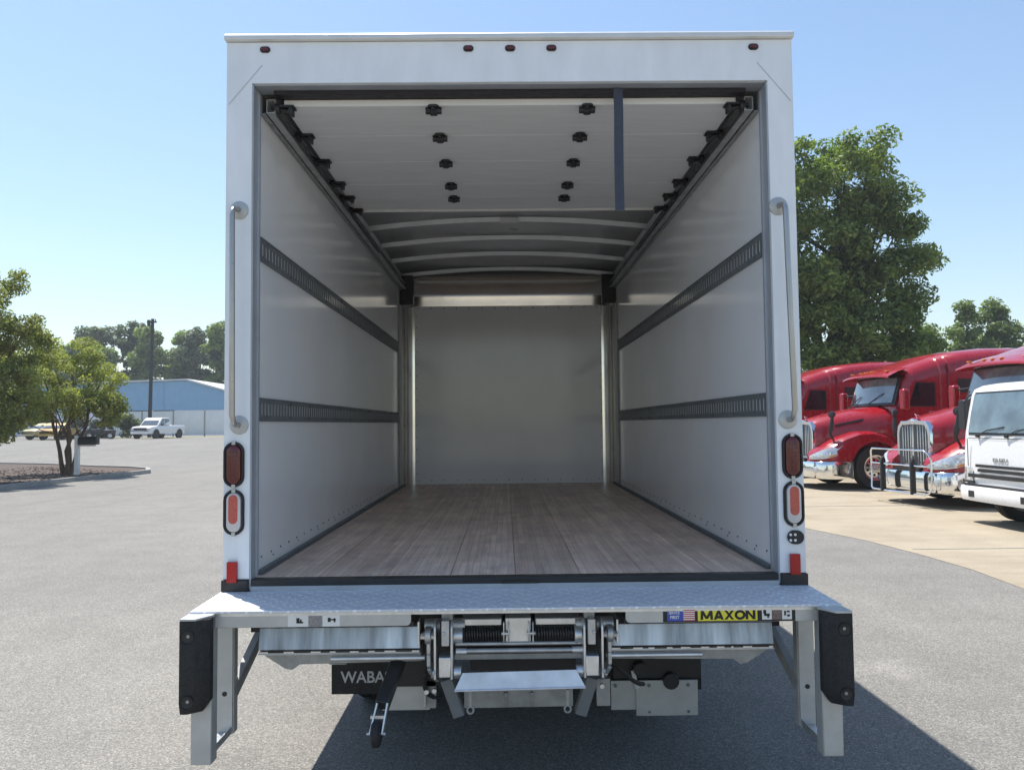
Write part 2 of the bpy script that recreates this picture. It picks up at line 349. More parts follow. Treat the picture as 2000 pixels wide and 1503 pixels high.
# ------------------------------------------------------------------ ground
def gz(x, y):
    r = math.hypot(x, y+3.5); t = min(1, max(0, (r-38)/32)); return .72*t*t*(3-2*t)
rs = [0, 4, 10, 20, 30, 38, 42, 46, 50, 54, 58, 62, 66, 70, 90, 150, 400, 1500, 3200]; na = 72
vs = [(0, -3.5, 0)]; fs = []
for r in rs[1:]:
    for i in range(na):
        a = 2*math.pi*i/na; x, y = r*math.cos(a), r*math.sin(a)-3.5; vs.append((x, y, gz(x, y)))
for i in range(na): fs.append((0, 1+i, 1+(i+1) % na))
for k in range(len(rs)-2):
    for i in range(na): a = 1+k*na; fs.append((a+i, a+na+i, a+na+(i+1) % na, a+(i+1) % na))
g = MB(); g.add(vs, fs); tag(g.build('asphalt_ground', 'asphalt', smooth=True), kind='structure')
pad = MB().add([(x, y, .004) for x, y in [(-14, -30), (-14, -7.5), (4.2, -7.5), (5.15, -6), (5.12, 3), (5.1, 4.44), (5.2, 5.5), (5.16, 6.5), (5.02, 7.74), (4.7, 9.02), (4.2, 11.5), (3.6, 15), (3.0, 22), (2.5, 33), (40, 33), (40, -30)]], [tuple(range(16))])  # apron behind the camera is an unseen addition bouncing light into the box
tag(pad.build('concrete_pavement', 'pad'), kind='structure')
jm = MB()                                                        # dark sawn joints in the slab
for x in (9.6, 14.2, 18.8): jm.box(x-.012, x+.012, -12, 33, .006, .0085)
for y in (1.6, 6.9, 12.2, 17.5, 22.8): jm.box(5.25, 40, y-.012, y+.012, .0065, .009)
tag(jm.build('pavement_joints', 'kerb'), kind='structure')
# planting island
isl = [(-13.95, 8), (-13.94, 18.5), (-13.75, 21.9), (-13.25, 25.0), (-13.2, 26.1), (-13.9, 27.6), (-15.2, 28.9), (-16.9, 29.8), (-20.5, 32.4), (-26, 35), (-32, 34), (-32, 8)]
def inset(poly, d):
    out = []; n = len(poly)
    for i in range(n):
        p0, p, p1 = Vector(poly[i-1]), Vector(poly[i]), Vector(poly[(i+1) % n])
        a = (p-p0).normalized(); b = (p1-p).normalized(); nn = (Vector((-a.y, a.x)) + Vector((-b.y, b.x))).normalized(); out.append(tuple(p+nn*d))
    return out
ins = inset(isl, .18); n = len(isl); k = MB()
k.add([(*p, -.05) for p in isl] + [(*p, .14) for p in inset(isl, .02)] + [(*p, .14) for p in ins] + [(*p, .02) for p in ins],
      [(r*n+i, r*n+(i+1) % n, (r+1)*n+(i+1) % n, (r+1)*n+i) for r in range(3) for i in range(n)])
tag(k.build('kerb', 'kerb'), kind='structure')
random.seed(3); mm = MB(); mm.add([(*p, .09) for p in ins], [tuple(range(n))])
for i in range(2600):                                            # loose bark chips
    x, y = random.uniform(-20, -13.4), random.uniform(16, 30)
    if x > -14.05 + max(0, y-24)*.3 or (y > 26 and x > -14.5-(y-26)*1.2): continue
    s_ = random.uniform(.010, .030); mm.cbox((x, y, .1), (s_*2, s_, s_*.6), Matrix.Rotation(random.uniform(0, 3.1), 3, 'Z') @ Matrix.Rotation(random.uniform(-.5, .5), 3, 'X'))
tag(mm.build('mulch_bed', 'mulch'), kind='structure')
gs = MB()
gs.add([(x, y, gz(x, y)+.01) for x, y in [(-46, 71.5), (-30, 71.5), (-8, 71.5), (30, 71.5), (30, 77.9), (-8, 77.9), (-30, 77.9), (-46, 77.9)]], [(0, 1, 6, 7), (1, 2, 5, 6), (2, 3, 4, 5)])
tag(gs.build('grass_verge', 'grass'), kind='structure')
gr = MB(); gr.add([(x, y, .74) for x, y in [(-400, 104), (400, 104), (400, 900), (-400, 900)]], [(0, 1, 2, 3)])
tag(gr.build('far_meadow', 'grass'), kind='structure')

# ------------------------------------------------------------------ wheels
def tyre_prof(R, W, rim):
    w2 = W/2
    return [(rim, -w2*.80), (rim+.02, -w2*.92), (R*.86, -w2), (R*.965, -w2*.93), (R, -w2*.72), (R-.008, -w2*.30), (R-.016, -w2*.28), (R-.016, -w2*.22), (R, -w2*.2),
            (R, w2*.2), (R-.016, w2*.22), (R-.016, w2*.28), (R-.008, w2*.30), (R, w2*.72), (R*.965, w2*.93), (R*.86, w2), (rim+.02, w2*.92), (rim, w2*.80)]
def wheel(parent, c, R, W, rim, side=1, rimmat='polish', axis=(0, 1, 0), holes=10, name='wheel'):
    A = Vector(axis)*side; c = Vector(c)
    hub = MB(); hub.cyl(c - A*W*.2, c + A*(W*.28), rim*.24, 20); hub.cyl(c + A*(W*.28), c + A*(W*.40), rim*.17, 16, rim*.12)
    wh = hub.build(name, rimmat, parent, bevel=.008)
    MB().lathe(tyre_prof(R, W, rim), c, A, 40).build('tyre', 'tyre', wh, smooth=True)
    d = MB(); d.lathe([(rim+.012, W*.43), (rim-.015, W*.41), (rim-.035, W*.25), (rim*.80, W*.10)], c, A, 40); d.lathe([(rim+.012, -W*.43), (rim-.03, -W*.2), (rim-.035, W*.25)], c, A, 40)
    x = A.orthogonal().normalized(); y = A.cross(x); K = holes*4; r0, r1, h0, h1 = rim*.24, rim*.80, rim*.50, rim*.70
    def P(r, i): a = 2*math.pi*i/K; return tuple(c + (x*math.cos(a)+y*math.sin(a))*r + A*W*(.20 if r < rim*.4 else .16 if r < rim*.6 else .12 if r < rim*.75 else .10))
    for i in range(K):
        for a, b in ((r0, h0), (h1, r1)): d.add([P(a, i), P(b, i), P(b, i+1), P(a, i+1)], [(0, 1, 2, 3)])
        if i % 4 < 2: d.add([P(h0, i), P(h1, i), P(h1, i+1), P(h0, i+1)], [(0, 1, 2, 3)])
    for i in range(holes):
        a = 2*math.pi*(i+.25)/holes; p = c + (x*math.cos(a)+y*math.sin(a))*rim*.37 + A*W*.16; d.cyl(p, p + A*.035, .016, 6)
    d.build('rim', rimmat, wh, smooth=True)
    b = MB(); b.cyl(c - A*W*.22, c - A*W*.12, rim*.78, 24); b.build('brake_drum', 'black', wh)
    return wh

# ================================================================== BOX TRUCK
B = 1.03                                # cargo floor height
HW = 1.149                              # half width of the opening
bt = empty('box_truck', (0, 0, 0), label='open white box truck seen from behind with empty wood-floored cargo box and folded liftgate', cat='truck')
P = bt
for s in (-1, 1):
    # exterior side wall and interior glossy liner
    a, b = sorted((s*1.195, s*1.262)); MB().box(a, b, .112, 5.62, .90, 3.385).build('side_wall', 'white', P, bevel=.004)
    a, b = sorted((s*(HW+.002), s*1.192)); m = MB(); m.box(a, b, .108, 5.20, B+.002, 3.33); m.build('wall_liner', 'liner', P)
    # vertical liner joint strip and the rolled front corner
    c = MB(); R_ = .075; pts = [(HW+.001, 5.10), (HW-.003, 5.105), (HW-.003, 5.235)] + [(HW-.003-R_*(1-math.cos(rad(q))), 5.235+R_*math.sin(rad(q))) for q in range(10, 81, 10)] + [(1.073, 5.316), (1.04, 5.318)]
    c.loft([[(s*x, y, z) for x, y in pts] for z in (B+.001, 3.0)], cap=False); c.build('front_corner_cove', 'cove', P, smooth=True)
    st = MB(); st.box(*sorted((s*(HW-.010), s*(HW+.001))), 4.765, 4.80, B+.03, 3.18); st.build('liner_joint_strip', 'galv_dull', P)
    kp = MB(); kp.box(*sorted((s*(HW-.016), s*(HW+.001))), .108, 5.20, B+.003, B+.020); kp.box(*sorted((s*(HW-.024), s*(HW+.001))), .108, 5.20, B+.001, B+.006); kp.build('kick_rail', 'rail', P)
    rv = MB()
    for i in range(32):
        y = .16+i*.152
        rv.cyl((s*(HW+.004), y, B+.072), (s*(HW-.003), y, B+.072), .0042, 8)
        if i % 3 == 1: rv.cyl((s*(HW+.004), y+.03, B+.052), (s*(HW-.003), y+.03, B+.052), .0035, 8)
    rv.build('rivet_row', 'rail', P)
    # logistic rails: real slots between webs
    for z0, z1, nm in ((2.443, 2.554, 'upper'), (1.713, 1.820, 'lower')):
        r = MB(); x0, x1 = sorted((s*(HW-.0045), s*(HW-.003))); h = z1-z0
        ya, yb = .112, 4.76; zs0, zs1 = z0+h*.25, z1-h*.23
        r.box(x0, x1, ya, yb, z0+.006, zs0); r.box(x0, x1, ya, yb, zs1, z1-.006)
        y = ya; pitch = .0508
        while y < yb-.03: r.box(x0, x1, y, y+.023, zs0, zs1); y += pitch
        for q0, q1 in ((z0, z0+.0065), (z1-.0065, z1)): r.box(*sorted((s*(HW-.0075), s*(HW+.001))), ya, yb, q0, q1)
        for q in (z0+.018, z1-.018):
            for j in range(12): r.cyl((s*(HW-.003), ya+.1+j*.4, q), (s*(HW-.009), ya+.1+j*.4, q), .006, 8)
        r.build('logistic_rail', 'rail', P)
    # rear frame jamb (inward face of post)
    jb = MB(); jb.box(*sorted((s*(HW-.002), s*(HW+.006))), .006, .112, .985, 3.212); jb.box(*sorted((s*(HW-.010), s*(HW-.0015))), .070, .084, B, 3.20); jb.build('door_jamb', 'jamb', P)
    # post
    po = MB(); po.box(*sorted((s*(HW+.004), s*1.266)), 0, .110, 1.032, 3.2184); po.build('rear_post', 'frame', P)
    pc = MB(); pc.prism([(s*1.155, .968), (s*1.271, .968), (s*1.271, 1.03), (s*1.155, 1.03)], 'y', -.012, .10); pc.build('post_foot_cap', 'black', P, bevel=.004)
    gu = MB(); gu.bar((s*1.108, -.0006, 3.300), (s*1.256, -.0006, 3.122), .0026, .0030); gu.build('corner_seam', 'seam', P)
    # grab handle
    hx = s*1.206 if s < 0 else 1.186; hx2 = s*1.200 if s < 0 else 1.203
    t = MB(); r0 = .042
    ox = -.012*s*-1
    path = [(hx, 0, 2.645), (hx, -.03, 2.645)] + [(hx+ox*.6, -.03-r0*math.sin(rad(q)), 2.645-r0*(1-math.cos(rad(q)))) for q in (30, 60, 90)] + [(hx2+ox*.6, -.03-r0, 1.697+r0)] + [(hx2+ox*.3, -.03-r0*math.cos(rad(q)), 1.697+r0-r0*math.sin(rad(q))) for q in (30, 60, 90)] + [(hx2, 0, 1.697)]
    t.tube(path, .0125, 14); hd = t.build('grab_handle', 'handle', P, smooth=True)
    f = MB()
    for zz, xx in ((2.645, hx), (1.697, hx2)): f.lathe([(.0, -.012), (.030, -.012), (.040, -.006), (.042, .001)], (xx, 0, zz), (0, 1, 0), 24)
    build_each(f, 'handle_flange', 'galv_paint', hd, smooth=True)

hd = MB(); hd.box(-1.266, 1.266, 0, .110, 3.2185, 3.404); header = hd.build('rear_header', 'frame', P)
MB().box(-HW+.004, HW-.004, .012, .108, 3.2125, 3.2175).build('header_underside', 'jamb', P)
dr = MB(); dr.prism([(-.022, 3.409), (-.022, 3.428), (-.012, 3.438), (.30, 3.446), (.30, 3.41), (-.010, 3.407)], 'x', -1.272, 1.272); dr.build('drip_rail', 'trim', P, bevel=.002)
rf = MB()
for k_ in range(1): rf.loft([[(x, y, 3.43+.02*(1-(x/1.27)**2)) for x in np.linspace(-1.27, 1.27, 13)] + [(1.27, y, 3.387), (-1.27, y, 3.387)] for y in (.302, 5.62)], closed=True)
rf.build('roof', 'white', P)
rs_ = MB(); rs_.loft([[(x, y, 3.372) for x in np.linspace(-1.19, 1.19, 12)] for y in np.linspace(.12, 5.3, 12)], cap=False); rs_.build('roof_skin', 'alu', P, smooth=True)
MB().box(-1.262, 1.262, 5.42, 5.62, .90, 3.386).build('front_wall', 'white', P, bevel=.004)
fl = MB(); fl.box(-1.062, 1.062, 5.322, 5.334, B+.003, 3.008); flo = fl.build('front_liner', 'liner', P)
rv = MB()
for i in range(15): x = -1.0+i*.1425; rv.cyl((x, 5.324, 2.985), (x, 5.317, 2.985), .007, 8); rv.cyl((x, 5.324, 1.075), (x, 5.317, 1.075), .006, 8)
for s in (-1.02, 1.03):
    for i in range(14): rv.cyl((s, 5.324, 1.15+i*.135), (s, 5.317, 1.15+i*.135), .006, 8)
rv.build('rivet_row', 'rail', P)
cv = MB(); pts = [(5.3215, 3.0085), (5.3182, 3.05), (5.3125, 3.10), (5.3050, 3.145)]
for q in range(20, 91, 7): pts.append((5.305-.24*(1-math.cos(rad(q)))+.0105, 3.145+.225*math.sin(rad(q))-.072))
cv.loft([[(x, y, z) for y, z in pts] for x in np.linspace(-HW, HW, 5)], cap=False); cv.build('front_top_cove', 'cove', P, smooth=True)
for s in (-1, 1): MB().box(*sorted((s*1.0, s*(HW-.002))), 4.86, 4.93, 2.965, 3.27).build('track_end_bracket', 'black', P, bevel=.004)

# roof bows
for i, y in enumerate((2.90, 3.52, 4.18, 4.94)):
    m = MB(); secs = []
    for x in np.linspace(-1.13, 1.13, 15):
        z = 3.262+.068*(1-(x/1.13)**2); secs.append([(x, y-.030, z+.036), (x, y-.018, z), (x, y+.018, z), (x, y+.030, z+.036)])
    m.loft(secs, closed=True); m.build('roof_bow', 'bowsteel', P, smooth=True)
MB().box(-.065, .085, 2.845, 2.868, 3.312, 3.352).build('roof_tag', 'labelwhite', P)

# ---- roll-up door parked under the roof
od = MB(); od.box(-1.075, 1.075, .062, .118, 3.192, 3.211); od.box(-1.075, 1.075, .070, .11, 3.2115, 3.243); door = od.build('rolling_door', 'seal', P, bevel=.003)
ys = [.125, .505, .905, 1.325, 1.60, 1.90]
for i in range(5):
    pm = MB(); pm.prism([(ys[i]+.0006, 3.1645), (ys[i]+.004, 3.163), (ys[i+1]-.004, 3.163), (ys[i+1]-.0006, 3.1645), (ys[i+1]-.0006, 3.192), (ys[i]+.0006, 3.192)], 'x', -1.045, 1.045)
    pm.build('door_panel', 'door', door)
MB().box(-1.045, 1.045, 1.90, 1.915, 3.15, 3.195).build('door_edge_strip', 'trim', door)
def hinge(x, y):
    m = MB(); m.prism(rrect(x-.026, x+.026, y-.042, y+.042, .020), 'z', 3.152, 3.1625); m.cyl((x-.037, y, 3.146), (x+.037, y, 3.146), .016, 12)
    m.prism(rrect(x-.018, x+.018, y-.020, y+.020, .012), 'z', 3.128, 3.152)
    for q in (-.028, .028): m.cyl((x, y+q, 3.142), (x, y+q, 3.155), .010, 8)
    return m.build('hinge', 'black', door, bevel=.002)
for y in (.145, .505, .905, 1.325, 1.60):
    for x in (-.357, .357): hinge(x, y)
for y in (.13, .49, .875, 1.28, 1.575, 1.875):
    for s in (-1, 1):
        m = MB(); m.prism([(s*.995, y-.03), (s*1.06, y-.03), (s*1.06, y+.03), (s*.995, y+.03)], 'z', 3.153, 3.162)
        m.cyl((s*1.00, y, 3.137), (s*1.105, y, 3.158), .010, 10); m.lathe([(.008, -.012), (.024, -.012), (.026, 0), (.024, .012), (.008, .012)], (s*1.075, y, 3.152), (1, 0, 0), 16)
        m.cbox((s*1.012, y, 3.138), (.018, .045, .032)); m.build('door_roller', 'black', door, bevel=.0015)
sp = MB(); sp.loft([[(.467+dx*.5, .046+dy, z), (.509+dx*.5, .046+dy, z), (.509+dx*.5, .049+dy, z), (.467+dx*.5, .049+dy, z)] for z, dx, dy in ((3.205, 0, 0), (3.1, .003, -.001), (2.95, 0, .002), (2.8, -.003, -.001), (2.646, 0, 0))], closed=True)
sp.build('pull_strap', 'strap', door)
for s in (-1, 1):
    m = MB(); xo, xi = s*1.122, s*1.082
    m.box(*sorted((xo, xo-s*.003)), .11, 4.86, 3.13, 3.19); m.box(*sorted((xi, xo)), .11, 4.86, 3.187, 3.190); m.box(*sorted((xi, xo)), .11, 4.86, 3.127, 3.130)
    m.box(*sorted((xi, xi+s*.003)), .11, 4.86, 3.130, 3.142); m.box(*sorted((xi, xi+s*.003)), .11, 4.86, 3.178, 3.1868)
    trk = m.build('door_track', 'track', P)
    a = MB(); a.box(*sorted((s*1.126, s*(HW-.001))), .11, 4.86, 3.12, 3.125); a.box(*sorted((s*(HW-.004), s*(HW-.001))), .11, 4.86, 3.125, 3.215)
    for i in range(12): y = .3+i*.4; a.box(*sorted((s*1.123, s*(HW-.0045))), y, y+.04, 3.15, 3.155); a.cyl((s*(HW-.012), y+.02, 3.17), (s*(HW-.003), y+.02, 3.17), .008, 8)
    a.build('track_bracket', 'galv_dull', trk)
    sl_ = MB(); sl_.box(*sorted((s*1.068, s*1.080)), .12, 3.05, 3.118, 3.1265); sl_.build('track_seal', 'black', trk)

# ---- floor boards
fb = MB(); edges = [-HW+.002, -.865, -.565, -.285, 0.0, .285, .565, .865, HW-.002]
for i in range(8): fb.box(edges[i]+.0014, edges[i+1]-.0014, .065, 5.40, B-.035, B)
fb.build('wood_floor', 'wood', P)
MB().box(-1.19, 1.19, .066, 5.40, .93, B-.037).build('floor_underframe', 'blacksteel', P)
sm = MB(); sm.box(-HW+.001, HW-.001, .004, .063, .968, B-.002); sill = sm.build('rear_sill', 'blacksteel', P, bevel=.004)
MB().box(-HW+.002, HW-.002, -.0005, .0035, .972, 1.000).build('sill_face', 'jamb', sill)
MB().box(-.06, .10, -.003, -.001, 1.000, 1.012).build('latch_slot', 'black', sill)

# ---- lights and reflectors
for x in (-1.095, -.187, .0, .185, 1.093):
    c = MB(); c.prism(stadium(x, 3.37, .046, .028, 8), 'y', -.007, .002); o = c.build('clearance_light', 'black', P, bevel=.002)
    l = MB(); l.prism(stadium(x, 3.37, .034, .017, 8), 'y', -.014, -.0065); l.build('lens', 'lensdark', o, bevel=.004)
def tail(x, z, red):
    g_ = MB(); g_.loft([[(p, -.002 if i == 0 else -.011, q) for p, q in stadium(x, z, w_, h_)] for i, (w_, h_) in enumerate(((.091, .198), (.088, .195)))] + [[(p, -.011, q) for p, q in stadium(x, z, .070, .177)], [(p, -.004, q) for p, q in stadium(x, z, .066, .173)]], closed=True)
    o = g_.build('tail_light', 'rubber', P, smooth=True)
    l = MB(); l.loft([[(p, y, q) for p, q in stadium(x, z, w_, h_)] for y, w_, h_ in ((-.0045, .066, .173), (-.012, .060, .167), (-.0155, .046, .152))], closed=True)
    if red:
        l.build('red_lens', 'lensdark', o, smooth=True)
        d = MB()
        for i in range(7):
            for j in (-1, 0, 1): d.cyl((x+j*.015, -.0150, z-.054+i*.018), (x+j*.015, -.0165, z-.054+i*.018), .0052, 10)
        d.build('diode_lens', 'lensdark', o)
    else:
        l.build('clear_lens', 'lenswhite', o, smooth=True)
        q = MB(); q.prism(stadium(x, z+.014, .040, .125), 'y', -.0175, -.015); q.build('red_insert', 'lensred', o, bevel=.001)
    k = MB()
    for e in (-1, 1): k.box(x-.008, x+.008, -.0125, -.002, z+e*.094-.008, z+e*.094+.008)
    build_each(k, 'lamp_clip', 'galv_paint', o)
tail(-1.2205, 1.526, 1); tail(-1.2195, 1.319, 0); tail(1.2175, 1.537, 1); tail(1.2185, 1.330, 0)
c = MB(); c.prism(stadium(1.2215, 1.186, .072, .060, 8), 'y', -.014, .001); o = c.build('lamp_socket', 'black', P, bevel=.003)
c = MB()
for i in (-1, 1):
    for j in (-1, 1): c.cyl((1.207+i*.010, -.013, 1.186+j*.012), (1.207+i*.010, -.0165, 1.186+j*.012), .006, 8)
c.build('contact_pin', 'labelwhite', o)
for x, z in ((-1.2225, 1.062), (1.2145, 1.069)):
    MB().box(x-.0215, x+.0215, -.020, -.0125 if z < 1 else -.004, z-.042, z+.046).build('red_reflector', 'reflector', P, bevel=.002)

# ================================================================== rear step, liftgate
SY = -.37
st = MB(); st.prism([(-1.272, -.001), (1.272, -.001), (1.262, SY), (-1.262, SY)], 'z', .970, .980); step = st.build('step_plate', 'diamond', P, bevel=.002)
for a, b, wh in ((-1.166, -.410, (0, 0, 0, 1)), (.422, 1.17, (0, 0, 1, 0))):
    ff = MB(); ff.prism(rrect(a, b, .915, .9695, .018, 4, wh), 'y', SY+.006, SY+.016); f_ = ff.build('step_skirt', 'galv_paint', step, bevel=.002)
MB().box(-1.26, 1.26, SY+.004, SY+.014, .9590, .9694).build('step_nosing', 'bright', step)
# dock bumpers on their legs
for s in (-1, 1):
    lg = MB(); lg.box(*sorted((s*1.17, s*1.25)), SY-.012, SY+.052, .405, .9695); leg = lg.build('bumper_leg', 'galv_paint', P, bevel=.005)
    rp = MB(); rp.box(*sorted((s*1.186, s*1.250)), -.105, -.095, .415, .9695); rp.box(*sorted((s*1.244, s*1.251)), -.095, -.035, .415, .9695)
    rp.box(*sorted((s*1.182, s*1.1895)), -.095, -.05, .415, .9695)
    rp.build('rear_upright', 'galv_paint', leg, bevel=.001)
    fw = MB(); fw.box(*sorted((s*1.19, s*1.243)), SY+.053, -.106, .415, .4235); fw.box(*sorted((s*1.188, s*1.194)), SY+.053, -.106, .4240, .446); fw.cyl((s*1.215, -.28, .423), (s*1.215, -.28, .432), .022, 14); fw.build('leg_tread', 'bright', leg, bevel=.001)
    cp = MB(); cp.prism([(s*1.165, SY+.001), (s*1.266, SY+.001), (s*1.266, -.455), (s*1.205, -.455), (s*1.165, -.395)], 'z', .964, .972); cp.build('bumper_cap_plate', 'galv_paint', leg, bevel=.001)
    # rubber block: chamfered on its inner side and foot
    def sec(z, y0, xi): return [(s*1.268, SY-.0135, z), (s*xi, SY-.0135, z), (s*xi, y0+.035, z), (s*(xi+.045), y0, z), (s*1.268, y0, z)]
    ru = MB(); ru.loft([sec(.963, -.452, 1.163), sec(.66, -.452, 1.163), sec(.615, -.440, 1.196)], closed=True); rb = ru.build('rubber_bumper', 'rubber', leg, bevel=.003)
    h_ = MB()
    for z in (.905, .665): h_.lathe([(.0, -.006), (.018, -.006), (.023, -.008), (.024, -.011)], (s*1.236, -.447, z), (0, 1, 0), 18)
    build_each(h_, 'bolt_recess', 'black', rb, smooth=True)
    bo = MB()
    for z in (.905, .665): bo.cyl((s*1.233, -.452, z+.003), (s*1.233, -.4565, z+.003), .0065, 6)
    build_each(bo, 'bolt_head', 'galv_dull', rb)
    hole = MB(); hole.cyl((s*1.218, -.104, .58), (s*1.218, -.1075, .58), .010, 12); hole.cyl((s*1.19, SY-.014, .925), (s*1.19, SY-.016, .925), .009, 10); build_each(hole, 'bolt_hole', 'black', leg)
    br = MB(); br.bar((s*1.195, -.075, .575), (s*1.12, .255, .86), .030, .055); br.build('diagonal_brace', 'galv_dull', leg)
    MB().box(*sorted((s*1.07, s*1.25)), .20, .30, .83, .968).build('brace_hanger', 'blacksteel', leg)
# decals
def plate(name, x0, x1, z0, z1, mat, parent, y=SY+.006, k=1, th=.0008): return MB().box(x0, x1, y-th*k, y-th*(k-1)-.0001, z0, z1).build(name, mat, parent)
d1 = plate('warning_decal', -.885, -.685, .917, .967, 'labelwhite', step); plate('decal_print', -.806, -.752, .917, .958, 'labelgrey', d1, k=2); plate('decal_print', -.806, -.752, .959, .968, 'labelred', d1, k=2)
q = MB(); y_ = SY+.006-.0018
for x0, x1, z0, z1 in ((-.852, -.840, .930, .950), (-.847, -.826, .930, .936), (-.838, -.832, .936, .945), (-.731, -.720, .934, .950), (-.722, -.700, .940, .945), (-.708, -.702, .933, .948)): q.box(x0, x1, y_, y_+.0008, z0, z1)
q.build('decal_print', 'ink', d1)
bk = plate('decal_strip', .567, 1.082, .917, .9695, 'ink', step, k=1)
plate('flag_patch', .583, .690, .921, .967, 'labelblue', bk, k=2)
for i in range(6): plate('flag_stripe', .6455+.0, .6905, .9215+i*.0076, .9215+i*.0076+.0038, 'labelred', bk, k=3)
for i in range(6): plate('flag_stripe', .6457, .6903, .9254+i*.0076, .9254+i*.0076+.0036, 'labelwhite', bk, k=3)
text('decal_lettering', 'SERVICE', .013, (.589, SY+.0040, .948), 'labelwhite', bk, sx=.9, bold=.0002)
text('decal_lettering', 'FIRST', .017, (.594, SY+.0040, .930), 'labelwhite', bk, sx=.9, bold=.0003)
yl = plate('maker_label', .702, .934, .9205, .9685, 'yellow', bk, k=2)
def stroke(m, p, q, t, y, h=.0004):
    (x0, z0), (x1, z1) = p, q; dx, dz = x1-x0, z1-z0
    if abs(dz) > abs(dx)*.6: m.prism([(x0-t/2, z0), (x0+t/2, z0), (x1+t/2, z1), (x1-t/2, z1)], 'y', y-h, y)
    else: m.prism([(x0, z0-t/2), (x0, z0+t/2), (x1, z1+t/2), (x1, z1-t/2)], 'y', y-h, y)
zb, zt, tk = .9250, .9595, .0105; yy0 = SY+.0042; x = .713
def letter(strokes, w):
    global x
    m = MB()
    for i, (p, q) in enumerate(strokes): stroke(m, (x+p[0]*w, zb+p[1]*(zt-zb)), (x+q[0]*w, zb+q[1]*(zt-zb)), tk, yy0-i*.00015)
    m.build('maker_letter', 'ink', yl); x += w+.0128
x += .004
letter([((0, 0), (.06, 1)), ((1, 0), (.94, 1)), ((.06, 1), (.5, .1)), ((.94, 1), (.5, .1))], .039)
letter([((0, 0), (.5, 1)), ((1, 0), (.5, 1)), ((.2, .27), (.8, .27))], .029)
letter([((0, 0), (1, 1)), ((1, 0), (0, 1))], .027)
m = MB(); cx_ = x+.0160; cz_ = (zb+zt)/2; no = 28
m.loft([[(cx_+a*math.cos(2*math.pi*i/no), yy, cz_+b_*math.sin(2*math.pi*i/no)) for i in range(no)] for a, b_, yy in ((.0215, .0188, yy0), (.0215, .0188, yy0-.0004), (.0110, .0090, yy0-.0004), (.0110, .0090, yy0))], cap=False, closed=True)
m.build('maker_letter', 'ink', yl); x += .0425
letter([((0, 0), (0, 1)), ((1, 0), (1, 1)), ((0, 1), (1, 0))], .028)
plate('pictogram_panel', .952, .990, .923, .965, 'labelwhite', bk, k=2); plate('pictogram_panel', 1.030, 1.068, .923, .965, 'labelwhite', bk, k=2); plate('pictogram_panel', .992, 1.028, .923, .965, 'labelbrown', bk, k=2)
q = MB(); y_ = SY+.006-.0026
for x0, x1, z0, z1 in ((.957, .968, .945, .960), (.960, .982, .937, .946), (.972, .979, .930, .938), (1.038, .045+1.0, .938, .956), (1.048, 1.060, .950, .956), (1.050, 1.060, .934, .942)): q.box(x0, x1, y_, y_+.0008, z0, z1)
q.build('pictogram', 'ink', bk)

# ---- liftgate mechanism
gy = -.20
lg = MB(); lg.box(-.408, .42, -.10, -.06, .72, .965); lg.box(-1.15, 1.15, .02, .10, .80, .966); LG = lg.build('liftgate', 'blacksteel', P)
for a, b in ((-1.05, -.392), (.382, 1.05)):
    m = MB(); m.prism([(gy, .782), (gy+.020, .868), (gy+.40, .868), (gy+.40, .862), (gy+.032, .862), (gy+.012, .782)], 'x', a, b); pf = m.build('platform_beam', 'galv_streak', LG, bevel=.003)
    u = MB()
    sg = -1 if a < 0 else 1; o_, i_ = (a, b) if sg < 0 else (b, a)
    u.prism([(o_, .776), (o_, .764), (o_-sg*.10, .700), (o_-sg*.13, .694), (o_-sg*.16, .716), (i_, .724), (i_, .776)], 'y', gy+.03, gy+.36); u.build('platform_lip', 'galv_dull', pf, bevel=.002)
    e = MB(); e.box(min(a, b)+.004, max(a, b)-.004, gy-.002, gy+.028, .768, .7765); e.box(min(a, b)+.0, max(a, b)-.0, gy-.006, gy+.034, .7655, .7675); e.build('platform_edge', 'bright', pf)
    d = MB(); rng = random.Random(int(a*100)); x = a+.04
    while x < b-.06: w_ = rng.uniform(.02, .07); d.box(x, x+w_, gy-.0035, gy-.001, .771+rng.uniform(0, .002), .7805); x += w_+rng.uniform(.01, .05)
    for i in range(7): x = a+.06+i*.09; d.box(x, x+rng.uniform(.012, .03), gy+.02, gy+.03, .868, .886)
    d.build('grease_mark', 'black', pf)
    m = MB(); m.cyl((i_-sg*.02, gy-.02, .752), (o_-sg*.30, gy-.02, .752), .010, 12); m.build('edge_rod', 'bright', pf, smooth=True)
def X(a, y=-.25): return (760+a/3.924-1003)*.00208*(3.469+y)/3.219
def Z(b, y=-.25): return 1.69-(1.69-.905+(1120+b/3.924-1210)*.00208)*(3.469+y)/3.219
def bx(m, a0, a1, b0, b1, y0, y1): return m.box(X(a0, y0), X(a1, y0), y0, y1, Z(b1, y0), Z(b0, y0))
m = MB()
for a0, a1 in ((200, 385), (1575, 1745)): bx(m, a0, a1, 262, 300, -.30, -.24)
for a0, a1 in ((385, 470), (1465, 1545)): bx(m, a0, a1, 250, 350, -.29, -.23)
build_each(m, 'hanger_block', 'galv_dull', LG, bevel=.004)
m = MB()
for a0, a1 in ((255, 375), (455, 560), (1400, 1480), (1560, 1690)): m.cyl((X(a0), -.22, Z(400)), (X(a1), -.22, Z(400)), .028, 18)
build_each(m, 'hinge_tube', 'galv', LG, smooth=True)
m = MB()
for a0, a1 in ((540, 842), (1095, 1440)): bx(m, a0, a1, 342, 396, -.235, -.15)
build_each(m, 'spring_cover', 'bright', LG, bevel=.004)
m = MB(); bx(m, 868, 1062, 338, 530, -.25, -.13)
